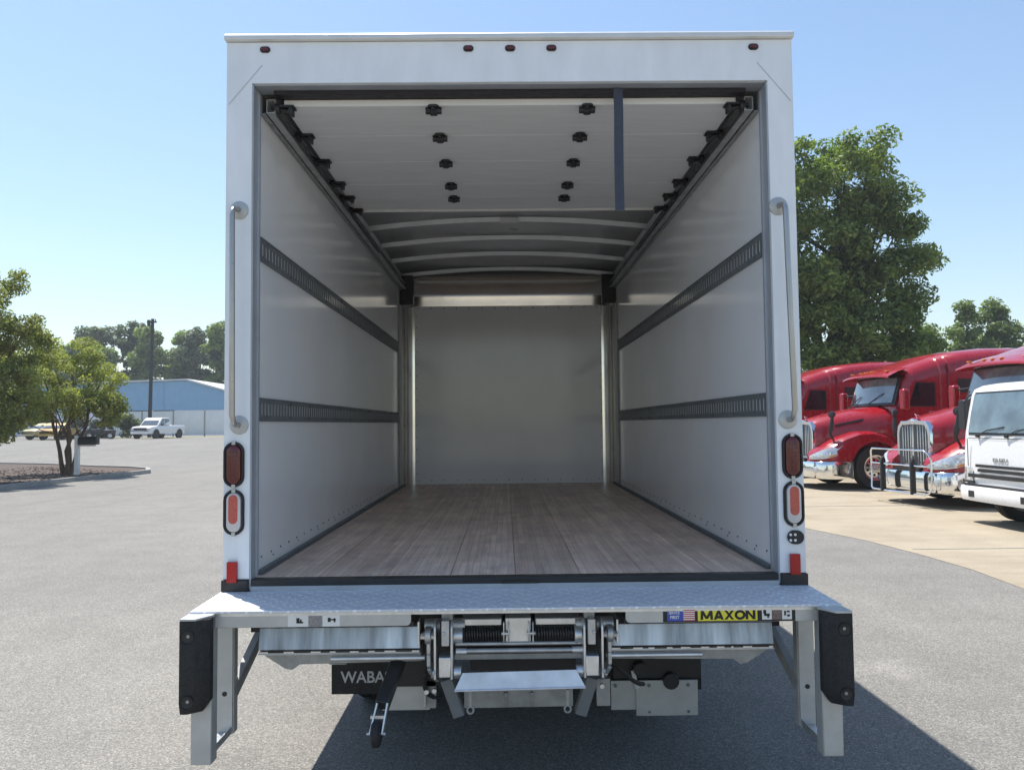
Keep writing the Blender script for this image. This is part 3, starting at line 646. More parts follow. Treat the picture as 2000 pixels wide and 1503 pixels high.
for a0 in (850, 888, 1040, 1072): bx(m, a0, a0+10, 372, 522, -.275, -.2505)
m.cyl((X(838), -.262, Z(448)), (X(905), -.262, Z(448)), .008, 8); m.cyl((X(1030), -.262, Z(448)), (X(1095), -.262, Z(448)), .008, 8)
m.build('center_bracket', 'bright', LG, bevel=.003)
for a0, a1 in ((545, 850), (1090, 1400)):
    m = MB(); x0, x1 = X(a0), X(a1); T = 15; pts = [(x0+(x1-x0)*i/(T*12), -.235+.027*math.cos(i*math.pi/6), Z(458)+.027*math.sin(i*math.pi/6)) for i in range(T*12+1)]
    m.tube(pts, .0046, 6); m.cyl((x0, -.235, Z(458)), (x1, -.235, Z(458)), .014, 12); m.build('torsion_spring', 'blacksteel', LG, smooth=True)
m = MB()
for a0, a1 in ((465, 545), (1398, 1468)): m.cyl((X(a0), -.25, Z(465)), (X(a1), -.25, Z(465)), .029, 14); m.cyl((X(a0)-.004, -.25, Z(465)), (X(a0)+.006, -.25, Z(465)), .034, 14)
build_each(m, 'spring_collar', 'bright', LG, smooth=True)
m = MB(); m.cyl((X(490), -.25, Z(528)), (X(1450), -.25, Z(528)), .008, 12); m.cyl((X(495), -.26, Z(575)), (X(1450), -.26, Z(575)), .0095, 12); m.build('cross_shaft', 'galv', LG, smooth=True)
m = MB(); m.cyl((X(495), -.262, Z(577)), (X(575), -.262, Z(577)), .013, 12); m.cyl((X(1370), -.262, Z(574)), (X(1450), -.262, Z(574)), .013, 12); build_each(m, 'shaft_sleeve', 'bright', LG, smooth=True)
m = MB(); bx(m, 480, 1460, 603, 648, -.235, -.18); m.build('cross_beam', 'galv_dull', LG, bevel=.003)
for s, (aC, aI, aM, aO, aR) in ((-1, (345, 468, 412, 288, 508)), (1, (1588, 1456, 1522, 1655, 1425))):
    arm = MB(); z0, z1 = Z(785, -.30), Z(430, -.30)
    for a in (aC, aI): arm.box(X(a)-.0045, X(a)+.0045, -.315, -.235, z0, z1); arm.cyl((X(a)-.0045, -.275, z1), (X(a)+.0045, -.275, z1), .040, 16)
    am = arm.build('lift_arm', 'bright', LG, bevel=.002)
    lk = MB(); bx(lk, min(aC, aI)+16, max(aC, aI)-16, 628, 780, -.330, -.24); lk.build('link_block', 'bright', am, bevel=.004)
    lk = MB(); bx(lk, aM-30, aM+28, 355, 545, -.335, -.29); lk.cyl((X(aM), -.334, Z(408)), (X(aM), -.34, Z(408)), .008, 10); lk.build('pivot_link', 'galv', am, bevel=.004)
    rl = MB(); rl.cyl((X(aR-27), -.27, Z(725)), (X(aR+27), -.27, Z(725)), .024, 16); rl.build('arm_roller', 'bright', am, smooth=True)
    cu = MB(); pts = [(X(aO), -.235, Z(b)) for b in (400, 500, 600, 690)] + [(X(aO)-s*.012, -.22, Z(745)), (X(aO)-s*.032, -.19, Z(800))]
    for p0, p1 in zip(pts[:-1], pts[1:]): cu.bar(p0, p1, .016, .05)
    cu.cyl((X(aO)-.012, -.262, Z(455)), (X(aO)+.012, -.262, Z(455)), .034, 20); cu.cyl((X(aO)-.022, -.262, Z(455)), (X(aO)+.022, -.262, Z(455)), .017, 14)
    cu.build('parallel_arm', 'galv', am, bevel=.003)
    nt_ = MB(); nt_.cyl((X(aO)-s*.030, -.275, Z(455)), (X(aO)+s*.030, -.275, Z(455)), .012, 6); nt_.cyl((X(aC), -.325, Z(700)), (X(aC)+s*.008, -.325, Z(700)), .009, 6); build_each(nt_, 'pivot_nut', 'bright', am)
    ep = MB(); a = 215 if s < 0 else 1712; ep.box(X(a)-.004, X(a)+.004, -.27, -.20, Z(525), Z(350)); ep.build('platform_end_plate', 'bright', am, bevel=.001)
    lo = MB(); a0 = 415 if s < 0 else 1525; a1 = 510 if s < 0 else 1435; lo.bar((X(a0), -.22, Z(795)), (X(a1), -.20, Z(1085)), .048, .05); lo.build('lower_arm', 'rail', am, bevel=.004)
    ey = MB(); a = 595 if s < 0 else 1338
    ey.tube([(X(a)+.013*math.cos(t), -.21, Z(1045)+.014*math.sin(t)) for t in np.linspace(0, 2*math.pi, 13)[:-1]], .0045, 8, True); ey.box(X(a)-.006, X(a)+.006, -.215, -.205, Z(1020), Z(900)); ey.build('tie_ring', 'galv_dull', am, smooth=True)
    pb = MB(); a0, a1 = (255, 345) if s < 0 else (1560, 1660); bx(pb, a0, a1, 800, 1000, .02, .06); pb.build('arm_bracket', 'galv_dull', am)
Xp = lambda a: X(a, -.34)
Zp = lambda b: Z(b, -.34)
m = MB(); q4 = [(Xp(478), -.34, Zp(872)), (X(540, -.325), -.325, Z(742, -.325)), (X(1400, -.325), -.325, Z(728, -.325)), (Xp(1468), -.34, Zp(858))]; m.add(q4 + [(a, b+.004, c-.006) for a, b, c in q4], [(0, 1, 2, 3), (7, 6, 5, 4), (0, 4, 5, 1), (1, 5, 6, 2), (2, 6, 7, 3), (3, 7, 4, 0)])
Zp0 = 0
m.prism([(Xp(478), Zp(880)), (Xp(478), Zp(868)), (Xp(1468), Zp(854)), (Xp(1468), Zp(866))], 'y', -.346, -.334); cp = m.build('cross_plate', 'galv_blue', LG, bevel=.001)
m = MB()
for a, b in ((499, 848), (1442, 832)): m.cyl((Xp(a), -.325, Zp(b)+.006), (Xp(a), -.3285, Zp(b)+.010), .006, 10)
build_each(m, 'bolt_hole', 'black', cp)
m = MB(); bx(m, 600, 1400, 648, 728, -.16, -.15); m.build('gap_shade_panel', 'black', LG)  # black sheet standing in for the shade of the empty gap
m = MB(); m.prism([(X(560, .1), Z(880, .1)), (X(1380, .1), Z(868, .1)), (X(1380, .1), Z(1000, .1)), (X(560, .1), Z(1006, .1))], 'y', .10, .108)
for a in (875, 1070): bx(m, a-14, a+14, 895, 925, .085, .0995); bx(m, a-6, a+6, 925, 1000, .09, .0995)
m.build('under_guard', 'galv_dull', LG, bevel=.002)
m = MB()
for a, b in ((290, 830), (228, 1018), (290, 1010), (1642, 990)): m.cyl((X(a), -.02, Z(b)), (X(a), -.035, Z(b)), .010, 8)
build_each(m, 'bolt_head', 'bright', LG)
MB().box(-.560, -.30, .02, .05, .56, .80).build('side_shroud', 'black', LG)
m = MB(); m.prism([(-.585, .45), (-.38, .45), (-.38, .600), (-.545, .600)], 'y', .05, .06); m.box(-.398, -.390, -.02, .05, .485, .62); m.build('side_bracket_plate', 'galv_paint', LG)
for pts_, rr_ in (([(-.22, -.18, .86), (-.12, -.20, .875), (-.04, -.19, .868), (.05, -.17, .885)], .006), ([(.27, -.16, .88), (.16, -.19, .862), (.09, -.20, .878), (.0, -.17, .89)], .007), ([(.36, .0, .70), (.43, -.03, .66), (.50, .0, .56), (.58, .2, .50)], .010), ([(-.36, .0, .66), (-.42, -.04, .60), (-.40, -.02, .52), (-.33, .05, .50)], .009)):
    m = MB(); P4 = [Vector(p) for p in pts_]; cu_ = []
    for i in range(13):
        t = i/12; cu_.append(P4[0]*(1-t)**3+P4[1]*3*t*(1-t)**2+P4[2]*3*t*t*(1-t)+P4[3]*t**3)
    m.tube(cu_, rr_, 8); m.build('hydraulic_hose', 'rubber', LG, smooth=True)
# roller leg hanging from the platform
jk = MB(); jk.bar((-.482, -.12, .735), (-.533, -.30, .590), .052, .050); jack = jk.build('roller_leg', 'blacksteel', P, bevel=.004)
m = MB()
for e in (-1, 1): m.bar((-.528+e*.020, -.31, .605), (-.548+e*.024, -.345, .50), .006, .035)
m.box(-.572, -.518, -.335, -.315, .553, .565); m.cyl((-.585, -.345, .50), (-.512, -.345, .50), .006, 8); m.build('roller_fork', 'bright', jack)
m = MB(); m.lathe([(.010, -.018), (.040, -.018), (.049, -.011), (.050, 0), (.049, .011), (.040, .018), (.010, .018)], (-.548, -.345, .50), (1, 0, 0), 28); m.build('roller_wheel', 'rubber', jack, smooth=True)

# ---- mud flaps, under-body
fl_ = MB(); fl_.box(-.928, -.48, .60, .608, .338, .66); mf = fl_.build('mud_flap', 'rubber', P, bevel=.002)
text('flap_lettering', 'WABASH', .080, (-.880, .598, .396), 'lettering', mf, sx=.94, bold=.0012)
fr_ = MB(); fr_.box(.478, .943, .60, .608, .338, .66); mf2 = fr_.build('mud_flap', 'rubber', P, bevel=.002)
for a, o in ((-.935, mf), (.84, mf2)):
    MB().tube([(a, .585, .495), (a+.085, .585, .495), (a+.09, .585, .51), (a+.09, .585, .60)], .005, 6).build('flap_wire', 'galv', o)
m = MB(); m.box(.477, .628, .545, .555, .262, .405); m.box(.600, .908, .535, .5445, .235, .408); gp = m.build('guard_plate', 'galv_paint', P, bevel=.002)
m = MB()
for x in (.497, .665, .86): m.cyl((x, .534, .385), (x, .530, .385), .009, 8)
for x in (.665, .86): m.cyl((x, .534, .255), (x, .530, .255), .007, 8)
build_each(m, 'bolt_head', 'rail', gp)
MB().bar((.585, .53, .46), (.605, .532, .37), .02, .004).build('plate_tab', 'bright', gp)
m = MB(); m.cyl((.62, .50, .47), (.62, .56, .47), .035, 14); m.cyl((.775, .52, .405), (.775, .56, .405), .04, 16); m.box(.49, .93, .555, .59, .41, .56); m.build('valve_box', 'black', P, bevel=.004)
ch = MB()
for s in (-1, 1):
    x0, x1 = sorted((s*.40, s*.47)); ch.box(x0, x1, .15, 7.2, .64, .86)
for y in (.35, 2.6, 4.4, 6.4): ch.box(-.40, .40, y, y+.08, .66, .82)
for i in range(14): y = .35+i*.38; ch.box(-1.18, 1.18, y, y+.05, .865, .928)
chs = ch.build('chassis_frame', 'blacksteel', P)
ax = MB(); ax.cyl((-.95, 1.62, .41), (.95, 1.62, .41), .06, 14); ax.lathe([(.05, -.2), (.15, -.1), (.17, 0), (.15, .1), (.05, .2)], (0, 1.62, .41), (1, 0, 0), 20); ax.build('rear_axle', 'blacksteel', P, smooth=True)
for s in (-1, 1):
    wheel(P, (s*.84, 1.62, .41), .41, .24, .245, s, 'labelwhite', (1, 0, 0), 8); wheel(P, (s*.58, 1.62, .41), .41, .22, .245, s, 'labelwhite', (1, 0, 0), 8)
    wheel(P, (s*.90, 6.4, .41), .41, .24, .245, s, 'labelwhite', (1, 0, 0), 8)

# ================================================================== SEMI TRUCKS (local X forward, Y left, origin under the front axle)
def head(az): return rad(90-az)
def mir(half):      # half outline from the centre top to the low side -> full outline left to right
    return [(-y, z) for y, z in reversed(half[1:])] + half
def build_semi(guard):
    T = empty('semi_truck')
    # hood
    H = [(-.66, [(0, 2.05), (.45, 2.04), (.74, 1.97), (.95, 1.80), (1.02, 1.45), (1.02, .95)]),
         (-.25, [(0, 2.02), (.42, 2.00), (.70, 1.92), (.88, 1.73), (.93, 1.40), (.93, .95)]),
         (.30, [(0, 1.94), (.38, 1.92), (.62, 1.83), (.76, 1.65), (.80, 1.35), (.80, .9)]),
         (.80, [(0, 1.83), (.34, 1.80), (.53, 1.73), (.64, 1.56), (.67, 1.25), (.67, .8)]),
         (1.12, [(0, 1.74), (.30, 1.72), (.46, 1.66), (.56, 1.50), (.58, 1.2), (.58, .74)]),
         (1.22, [(0, 1.68), (.28, 1.665), (.44, 1.61), (.535, 1.47), (.55, 1.15), (.55, .72)])]
    m = MB(); m.loft([[(x, y, z) for y, z in mir(h)] for x, h in H]); hood = m.build('hood', 'red', T, smooth=True)
    for s in (-1, 1):
        # fender with headlight
        def outer(x): return float(np.interp(x, [-.70, .95, 1.15, 1.30, 1.40, 1.44], [1.21, 1.21, 1.15, 1.03, .86, .70]))
        def top(x): return float(np.interp(x, [-.70, -.52, -.32, 0, .40, .80, 1.05, 1.25, 1.40, 1.44], [.92, 1.16, 1.31, 1.41, 1.40, 1.27, 1.13, 1.00, .88, .80]))
        def bot(x):
            return max(.66, .53+math.sqrt(max(0, .635**2-x*x))) if abs(x) < .635 else (.66 if x > 0 else .60)
        secs = []
        for x in list(np.linspace(-.70, 1.30, 26)) + [1.36, 1.40, 1.43]:
            yo, zt, zb = outer(x), top(x), bot(x); zb = min(zb, zt-.05)
            secs.append([(x, s*.50, zt+.02), (x, s*(yo-.30), zt+.02), (x, s*(yo-.12), zt-.01), (x, s*(yo-.03), zt-.06 if zt-.06 > zb else zb+.01), (x, s*yo, max(zb+.005, zt-.16)), (x, s*(yo-.01), zb), (x, s*(yo-.06), zb), (x, s*.50, zb)])
        m = MB(); m.loft(secs, closed=True); fe = m.build('fender', 'red', T, smooth=True)
        lo = [(1.448, .64, .74), (1.425, .84, .74), (1.335, 1.03, .75), (1.19, 1.15, .78), (1.02, 1.215, .84)]; hi = [(1.445, .66, .82), (1.415, .80, .88), (1.30, 1.00, .97), (1.13, 1.13, 1.04), (.86, 1.215, 1.08)]
        m = MB(); m.loft([[(x, s*y, z) for x, y, z in lo], [(x+.006, s*(y+.006), (z+zz)/2) for (x, y, z), (_, _, zz) in zip(lo, hi)], [(x, s*y, z) for x, y, z in hi], [(x-.06, s*(y-.10), z) for x, y, z in hi], [(x-.06, s*(y-.10), z) for x, y, z in lo]], cap=False)
        hl = m.build('headlight', 'headlight', T, smooth=True)
        m = MB()
        for i in (1, 2, 3): p = lo[i]; m.lathe([(.0, .0), (.045, .004), (.055, .02)], (p[0]+.004, s*(p[1]+.004), p[2]+.09), (-.8, -s*.6, 0), 14)
        m.build('lamp_reflector', 'chrome', hl, smooth=True)
        MB().add([(x+.012, s*(y+.006), z) for x, y, z in ((1.19, 1.155, .785), (1.02, 1.222, .85), (1.00, 1.222, .89), (1.17, 1.16, .83))], [(0, 1, 2, 3)]).build('turn_lens', 'amber', hl)
        wheel(T, (0, s*1.03, .53), .53, .29, .30, s, 'polish', (0, 1, 0), 10)
        # vents and side trim on the hood
        m = MB(); m.add([(.78, s*.690, 1.585), (.10, s*.862, 1.735), (.14, s*.868, 1.665), (.76, s*.692, 1.53)], [(0, 1, 2, 3)]); m.build('hood_vent', 'black', hood)
        # hood mirror on its stalk
        m = MB(); m.lathe([(0, -.07), (.06, -.05), (.09, 0), (.085, .05), (0, .07)], (1.02, s*1.02, 1.84), (1, s*.4, 0), 16); hm = m.build('hood_mirror', 'black', T, smooth=True)
        m = MB(); m.tube([(1.02, s*1.02, 1.78), (1.04, s*1.0, 1.55), (1.06, s*.96, 1.35), (.95, s*.94, 1.20)], [.035, .06, .035, .02], 8); m.build('mirror_stalk', 'black', hm, smooth=True)
        # door mirror
        m = MB(); m.prism(rrect(s*1.40-.10, s*1.40+.10, 1.93, 2.44, .06), 'x', -.72, -.56); dm = m.build('door_mirror', 'red', T, bevel=.03)
        MB().prism(rrect(s*1.40-.085, s*1.40+.085, 1.96, 2.41, .05), 'x', -.726, -.722).build('mirror_glass', 'chrome', dm)
        m = MB(); m.tube([(-.66, s*1.06, 2.02), (-.64, s*1.30, 2.02)], .022, 8); m.tube([(-.75, s*1.06, 2.36), (-.66, s*1.30, 2.34)], .02, 8); m.build('mirror_arm', 'black', dm, smooth=True)
    # grille
    cr = [(-.52, .74), (-.53, 1.40), (-.50, 1.56), (-.40, 1.66), (-.20, 1.665), (-.08, 1.70), (.08, 1.70), (.20, 1.665), (.40, 1.66), (.50, 1.56), (.53, 1.40), (.52, .74)]
    inn = [(-.455, .80), (-.465, 1.38), (-.44, 1.50), (-.36, 1.585), (-.20, 1.59), (-.08, 1.60), (.08, 1.60), (.20, 1.59), (.36, 1.585), (.44, 1.50), (.465, 1.38), (.455, .80)]
    m = MB(); m.loft([[(1.19, y, z) for y, z in cr], [(1.285, y, z) for y, z in cr], [(1.295, y*.985, z-.012 if z > 1 else z+.01) for y, z in cr], [(1.29, y, z) for y, z in inn], [(1.235, y, z) for y, z in inn]], cap=False, closed=True)
    gr = m.build('grille', 'chrome', T, smooth=True)
    m = MB(); m.add([(1.240, y, z) for y, z in inn], [tuple(range(12))]); m.build('grille_mesh', 'rail', gr)
    m = MB(); m.box(1.242, 1.300, -.028, .028, .80, 1.62)
    for s in (-1, 1):
        for q in (.115, .20, .285, .37): m.box(1.245, 1.272, s*q-.011, s*q+.011, .802, 1.575 if q < .3 else 1.55)
    build_each(m, 'grille_bar', 'chrome', gr, bevel=.003)
    m = MB(); m.lathe([(0, .012), (.05, .008), (.062, 0)], (1.292, 0, 1.655), (1, 0, 0), 20); m.tube([(1.18, 0, 1.72), (1.23, 0, 1.80), (1.14, 0, 1.77)], [.012, .022, .008], 8); m.build('hood_emblem', 'chrome', hood, smooth=True)
    # bumper
    pl = [(.62, 1.215), (1.02, 1.215), (1.26, 1.15), (1.40, 1.02), (1.47, .80), (1.50, .4), (1.50, 0)]; pl = pl + [(x, -y) for x, y in reversed(pl[:-1])]
    m = MB(); m.loft([[(x-dx*(1 if x > 1 else .2), y, z) for x, y in pl] for z, dx in ((.27, .06), (.30, .015), (.36, 0), (.60, 0), (.67, .02), (.69, .05))], cap=False); bp = m.build('bumper', 'chrome', T, smooth=True)
    m = MB(); m.box(1.40, 1.47, -.42, .42, .64, .74); m.box(1.1, 1.44, -.9, .9, .30, .66); m.build('bumper_core', 'black', bp)
    m = MB()
    for s in (-1, 1): m.lathe([(0, .02), (.07, .01), (.085, -.02)], (1.442, s*.93, .49), (.87, s*.5, 0), 18)
    m.build('fog_lamp', 'headlight', bp, smooth=True)
    # cab and sleeper: lofted along X
    def cs(x, zt, w_, zb=.62):
        k = [(0, zt), (w_*.52, zt-.012), (w_*.78, zt-.06), (w_*.91, zt-.16), (w_*.97, zt-.30), (w_, max(zt-.48, 2.0)), (w_, 1.3), (w_, zb)]
        return [(x, y, z) for y, z in mir(k)]
    prof = [(-.62, 2.06, 1.06), (-.64, 2.12, 1.06), (-.80, 2.60, 1.07), (-.84, 2.76, 1.07), (-.96, 3.02, 1.075), (-1.3, 3.14, 1.08), (-1.62, 3.23, 1.09), (-1.78, 3.28, 1.09), (-1.80, 3.29, 1.13), (-1.98, 3.33, 1.13), (-2.0, 3.34, 1.19), (-2.5, 3.44, 1.20), (-3.2, 3.51, 1.21), (-4.05, 3.53, 1.21), (-4.12, 3.50, 1.18)]
    m = MB(); m.loft([cs(*p) for p in prof]); cab = m.build('cab', 'red', T, smooth=True)
    # visor
    def vis(x, z, b): return [(x+b*(1-(y/1.06)**2), y, z-.05*abs(y/1.06)**3) for y in np.linspace(-1.06, 1.06, 13)]
    m = MB(); m.loft([vis(-1.0, 3.03, .06), vis(-.72, 2.95, .10), vis(-.46, 2.83, .14), vis(-.44, 2.79, .14), vis(-.47, 2.77, .14), vis(-.95, 2.80, .08)], cap=False); m.build('sun_visor', 'red', cab, smooth=True)
    m = MB()
    for y in (-.8, -.25, 0, .25, .8): m.cbox((-.62+.11*(1-y*y), y, 2.915), (.09, .06, .03))
    build_each(m, 'roof_marker', 'amber', cab, bevel=.01)
    # windscreen, side windows
    def ws(x, z, k_, e=0): return [(x+.13*(1-(y/.98)**2)+e, y, z) for y in np.linspace(-k_, k_, 11)]
    m = MB(); m.loft([ws(-.60, 2.06, 1.02), ws(-.845, 2.80, 1.00)], cap=False); m.loft([ws(-1.0, 2.80, 1.00), ws(-.845, 2.80, 1.00)], cap=False); wsr = m.build('windscreen_frame', 'black', cab, smooth=True)
    m = MB(); m.loft([ws(-.615, 2.12, .94, .012), ws(-.82, 2.74, .92, .012)], cap=False); m.build('windscreen', 'wglass', cab, smooth=True)
    m = MB(); m.tube([(-.47, .1, 2.10), (-.53, .5, 2.30), (-.60, .62, 2.36)], .012, 6); m.tube([(-.47, -.7, 2.10), (-.52, -.3, 2.30)], .012, 6); m.build('wiper', 'black', cab)
    for s in (-1, 1):
        m = MB(); yy = s*1.092; m.prism([(-.86, .78), (-1.72, .78), (-1.72, 2.66), (-1.10, 2.66), (-.86, 2.10)], 'y', s*1.088, s*1.0945); dr_ = m.build('door', 'red', cab, bevel=.002)
        m = MB(); m.prism([(-.96, 2.04), (-1.64, 2.04), (-1.64, 2.58), (-1.16, 2.60)], 'y', s*1.0955, s*1.099); m.build('door_window', 'sideglass', dr_)
        m = MB(); m.prism([(-.935, 2.01), (-1.665, 2.01), (-1.665, 2.61), (-1.15, 2.63)], 'y', s*1.0949, s*1.097); m.build('window_seal', 'black', dr_)
        m = MB(); m.box(-1.62, -1.48, *sorted((s*1.10, s*1.125)), 1.86, 1.90); m.build('door_handle', 'chrome', dr_, bevel=.005)
        m = MB(); m.box(-1.965, -1.955, *sorted((s*1.10, s*1.134)), .8, 3.1); m.build('panel_seam', 'black', cab); m = MB(); m.box(-2.6, -2.2, *sorted((s*1.19, s*1.207)), 2.35, 2.70); m.build('sleeper_window', 'black', cab)
        m = MB(); m.cyl((-1.0, s*.93, .55), (-2.6, s*.93, .55), .30, 28); m.build('fuel_tank', 'polish', T, smooth=True)
        m = MB(); m.box(-1.3, -1.0, *sorted((s*.93, s*1.20)), .50, .53); m.box(-1.3, -1.0, *sorted((s*.93, s*1.20)), .82, .85); m.box(-2.6, -.72, *sorted((s*1.12, s*1.15)), .56, .68); m.build('cab_step', 'galv', T, bevel=.004)
        for x in (-5.0, -6.32): wheel(T, (x, s*.98, .53), .53, .29, .30, s, 'polish', (0, 1, 0), 10)
    m = MB()
    for s in (-1, 1): m.box(-7.0, 1.1, *sorted((s*.40, s*.48)), .66, .92)
    for x in (0, -5.0, -6.32): m.cyl((x, -.9, .53), (x, .9, .53), .09, 12)
    m.box(-6.0, -5.0, -.45, .45, 1.02, 1.12); m.box(-.5, .95, -.42, .42, .62, 1.3); m.build('chassis', 'blacksteel', T)
    if guard:
        m = MB(); G = 1.66
        for s in (-1, 1):
            m.tube([(G, s*.50, 1.10), (G, s*.86, 1.10), (G-.03, s*.96, 1.04), (G-.06, s*1.0, .92), (G-.06, s*1.0, .40), (G-.03, s*.96, .30), (G, s*.86, .26), (G, s*.50, .26)], .019, 10)
            m.tube([(G, s*.50, .80), (G-.05, s*.99, .80)], .017, 8)
        m.tube([(G, -.5, .80), (G, .5, .80)], .019, 8); m.tube([(G, -.5, .26), (G, .5, .26)], .019, 8); m.tube([(G, -.5, 1.10), (G, .5, 1.10)], .017, 8)
        gd = m.build('grille_guard', 'chrome', T, smooth=True)
        for s in (-1, 1): MB().prism([(G-.06, .24), (G+.045, .24), (G+.045, .84), (G-.01, .96), (G-.06, .90)], 'y', s*.50-.026, s*.50+.026).build('guard_upright', 'black', gd, bevel=.01)
    return T
hz = head(264); gname = 'red semi trucks parked side by side on the tan concrete'
t2 = build_semi(False); t2.location = (8.88, 17.0, .004); t2.rotation_euler = (0, 0, hz)
tag(t2, 'red semi truck in the middle of the row with its front wheel in view', 'truck', gname)
t1 = copy_tree(t2); t1.location = (7.95, 21.4, .004); tag(t1, 'red semi truck farthest back, mostly hidden behind the white cargo box', 'truck', gname)
t3 = build_semi(True); t3.location = (9.44, 12.55, .004); t3.rotation_euler = (0, 0, hz)
tag(t3, 'red semi truck with chrome grille guard parked beside the white cab-over truck', 'truck', gname)

# ---- white cab-over truck
def build_cabover():
    T = empty('cabover_truck', (7.62, 8.76, .004), head(268), label='white cab-over truck cut off by the right edge, parked nearest on the concrete', cat='truck')
    W_ = 1.0
    def ring(z, xf, w_, back=-1.75):
        w_ = w_*1.05; h = [(xf, 0), (xf-.005, w_*.50), (xf-.02, w_*.80), (xf-.05, w_*.93), (xf-.12, w_*.985), (xf-.24, w_), (back, w_)]
        h = [(x, y, z) for x, y in h]; return [(x, -y, z_) for x, y, z_ in reversed(h[1:])] + h
    lv = [(.60, 0, 1.0), (.80, .01, 1.0), (1.10, 0, 1.0), (1.40, -.02, .998), (1.46, -.025, .995), (1.80, -.085, .985), (2.10, -.145, .970), (2.18, -.18, .955), (2.24, -.29, .90), (2.275, -.48, .78)]
    m = MB(); m.loft([ring(*l) for l in lv], closed=True); cab = m.build('cab', 'truckwhite', T, smooth=True)
    def strip(z, xf, w_, k_, e):
        pts = ring(z, xf, w_)[1:-1]; out = []
        for x, y, z_ in pts:
            if abs(y) <= k_*w_+.001: out.append((x+e, y*(1+e*.5), z_))
        return out
    m = MB(); m.loft([strip(z, x, w_, .97, .006) for z, x, w_ in ((1.43, -.022, .997), (1.80, -.085, .985), (2.13, -.155, .968))], cap=False); m.build('windscreen_seal', 'black', cab, smooth=True)
    m = MB(); m.loft([strip(z, x, w_, .89, .013) for z, x, w_ in ((1.47, -.028, .995), (1.80, -.085, .985), (2.10, -.147, .970))], cap=False); m.build('windscreen', 'wglass', cab, smooth=True)
    m = MB()
    for y0 in (-.55, .15): m.tube([(.01, y0, 1.42), (.0, y0+.25, 1.51), (-.02, y0+.62, 1.56)], .010, 6); m.cyl((-.06, y0, 1.42), (.02, y0, 1.42), .028, 10)
    m.build('wiper', 'black', cab)
    for s in (-1, 1):
        m = MB(); m.prism([(-.62, .72), (-1.52, .72), (-1.52, 2.05), (-.66, 2.05), (-.47, 1.45), (-.50, .95)], 'y', s*1.049, s*1.056); d = m.build('door', 'truckwhite', cab, bevel=.002)
        m = MB(); m.prism([(-.58, 1.46), (-1.44, 1.46), (-1.44, 1.98), (-.74, 1.98)], 'y', s*1.0565, s*1.060); m.build('door_window', 'glass', d)
        m = MB(); m.box(-1.42, -1.28, *sorted((s*1.057, s*1.08)), 1.26, 1.30); m.build('door_handle', 'black', d)
        m = MB(); m.prism([(.014, .70), (.014, .83), (.004, .90)], 'y', s*.60, s*.601)
        lo = [(.0, .68), (-.02, .84), (-.055, .975), (-.12, 1.035), (-.24, 1.05)]
        m = MB(); m.loft([[(x+.012, s*(y+.010), z) for x, y in lo] for z in (.69, .80, .90)], cap=False); hl = m.build('headlight', 'headlight', cab, smooth=True)
        MB().cyl((.012, s*.73, .80), (.020, s*.73, .80), .05, 16).build('lamp_reflector', 'chrome', hl)
        m = MB(); m.prism(rrect(s*1.30-.09, s*1.30+.09, 1.52, 2.02, .04), 'x', -.34, -.22); mi = m.build('door_mirror', 'black', T, bevel=.015)
        m = MB(); m.tube([(-.38, s*.98, 1.35), (-.30, s*1.24, 1.40), (-.28, s*1.28, 1.55)], .016, 8); m.tube([(-.55, s*.93, 2.12), (-.34, s*1.24, 2.10), (-.28, s*1.28, 2.0)], .016, 8); m.build('mirror_arm', 'black', mi, smooth=True)
        wheel(T, (-.88, s*.86, .42), .42, .23, .25, s, 'labelwhite', (0, 1, 0), 8); wheel(T, (-4.5, s*.86, .42), .42, .25, .25, s, 'labelwhite', (0, 1, 0), 8)
    m = MB()
    for z0, z1, k_ in ((.915, .962, .60), (.840, .888, .55), (.745, .805, .80)): m.loft([[(x+.008, y, z) for x, y, _ in [(.012, -k_, 0), (.014, 0, 0), (.012, k_, 0)]] for z in (z0, z1)], cap=False)
    m.build('grille_slot', 'black', cab)
    for z in (.902, .825): MB().box(.012, .022, -.50, .50, z-.008, z+.008).build('grille_bar', 'chrome', cab, bevel=.002)
    text('maker_name', 'ISUZU', .088, (.011, 0, 1.015), 'galv_dull', cab, rot=(rad(90), 0, rad(90)), sx=1.45, bold=.001, thick=.004, align='CENTER')
    MB().loft([[(x+.004, y, z) for x, y, _ in ring(z, -.012, .999)[1:-1] if abs(y) < .9] for z in (1.375, 1.385)], cap=False).build('panel_gap', 'black', cab)
    for s in (-1, 1): MB().box(.004, .016, s*.80-.004, s*.80+.004, .92, 1.37).build('panel_gap', 'rail', cab); MB().box(-.02, .022, *sorted((s*.66, s*.92)), .655, .685).build('lamp_trim', 'black', cab)
    MB().box(-.02, .035, -.95, .95, .612, .640).build('lower_grille', 'black', cab)
    pl = [(-.62, 1.09), (-.15, 1.09), (.0, 1.05), (.06, .93), (.09, .6), (.10, 0)]; pl = pl + [(x, -y) for x, y in reversed(pl[:-1])]
    m = MB(); m.loft([[(x-dx, y, z) for x, y in pl] for z, dx in ((.36, .12), (.37, .02), (.42, 0), (.56, 0), (.60, .02), (.61, .10))], cap=False); bp = m.build('bumper', 'truckwhite', T, smooth=True)
    for y in (-.62, .62):
        xx = .091
        m = MB(); m.box(xx-.01, xx+.004, y-.075, y+.075, .43, .535); m.build('lamp_recess', 'black', bp, bevel=.003)
    m = MB(); m.box(-.3, .02, -.92, .92, .40, .60)
    for s in (-1, 1): m.box(-6.0, -.2, *sorted((s*.36, s*.43)), .55, .75)
    m.box(-1.7, -.3, -.85, .85, .56, .62); m.cyl((-.88, -.8, .42), (-.88, .8, .42), .06, 12); m.cyl((-4.5, -.8, .42), (-4.5, .8, .42), .08, 12); m.build('chassis', 'blacksteel', T)
    return T
build_cabover()

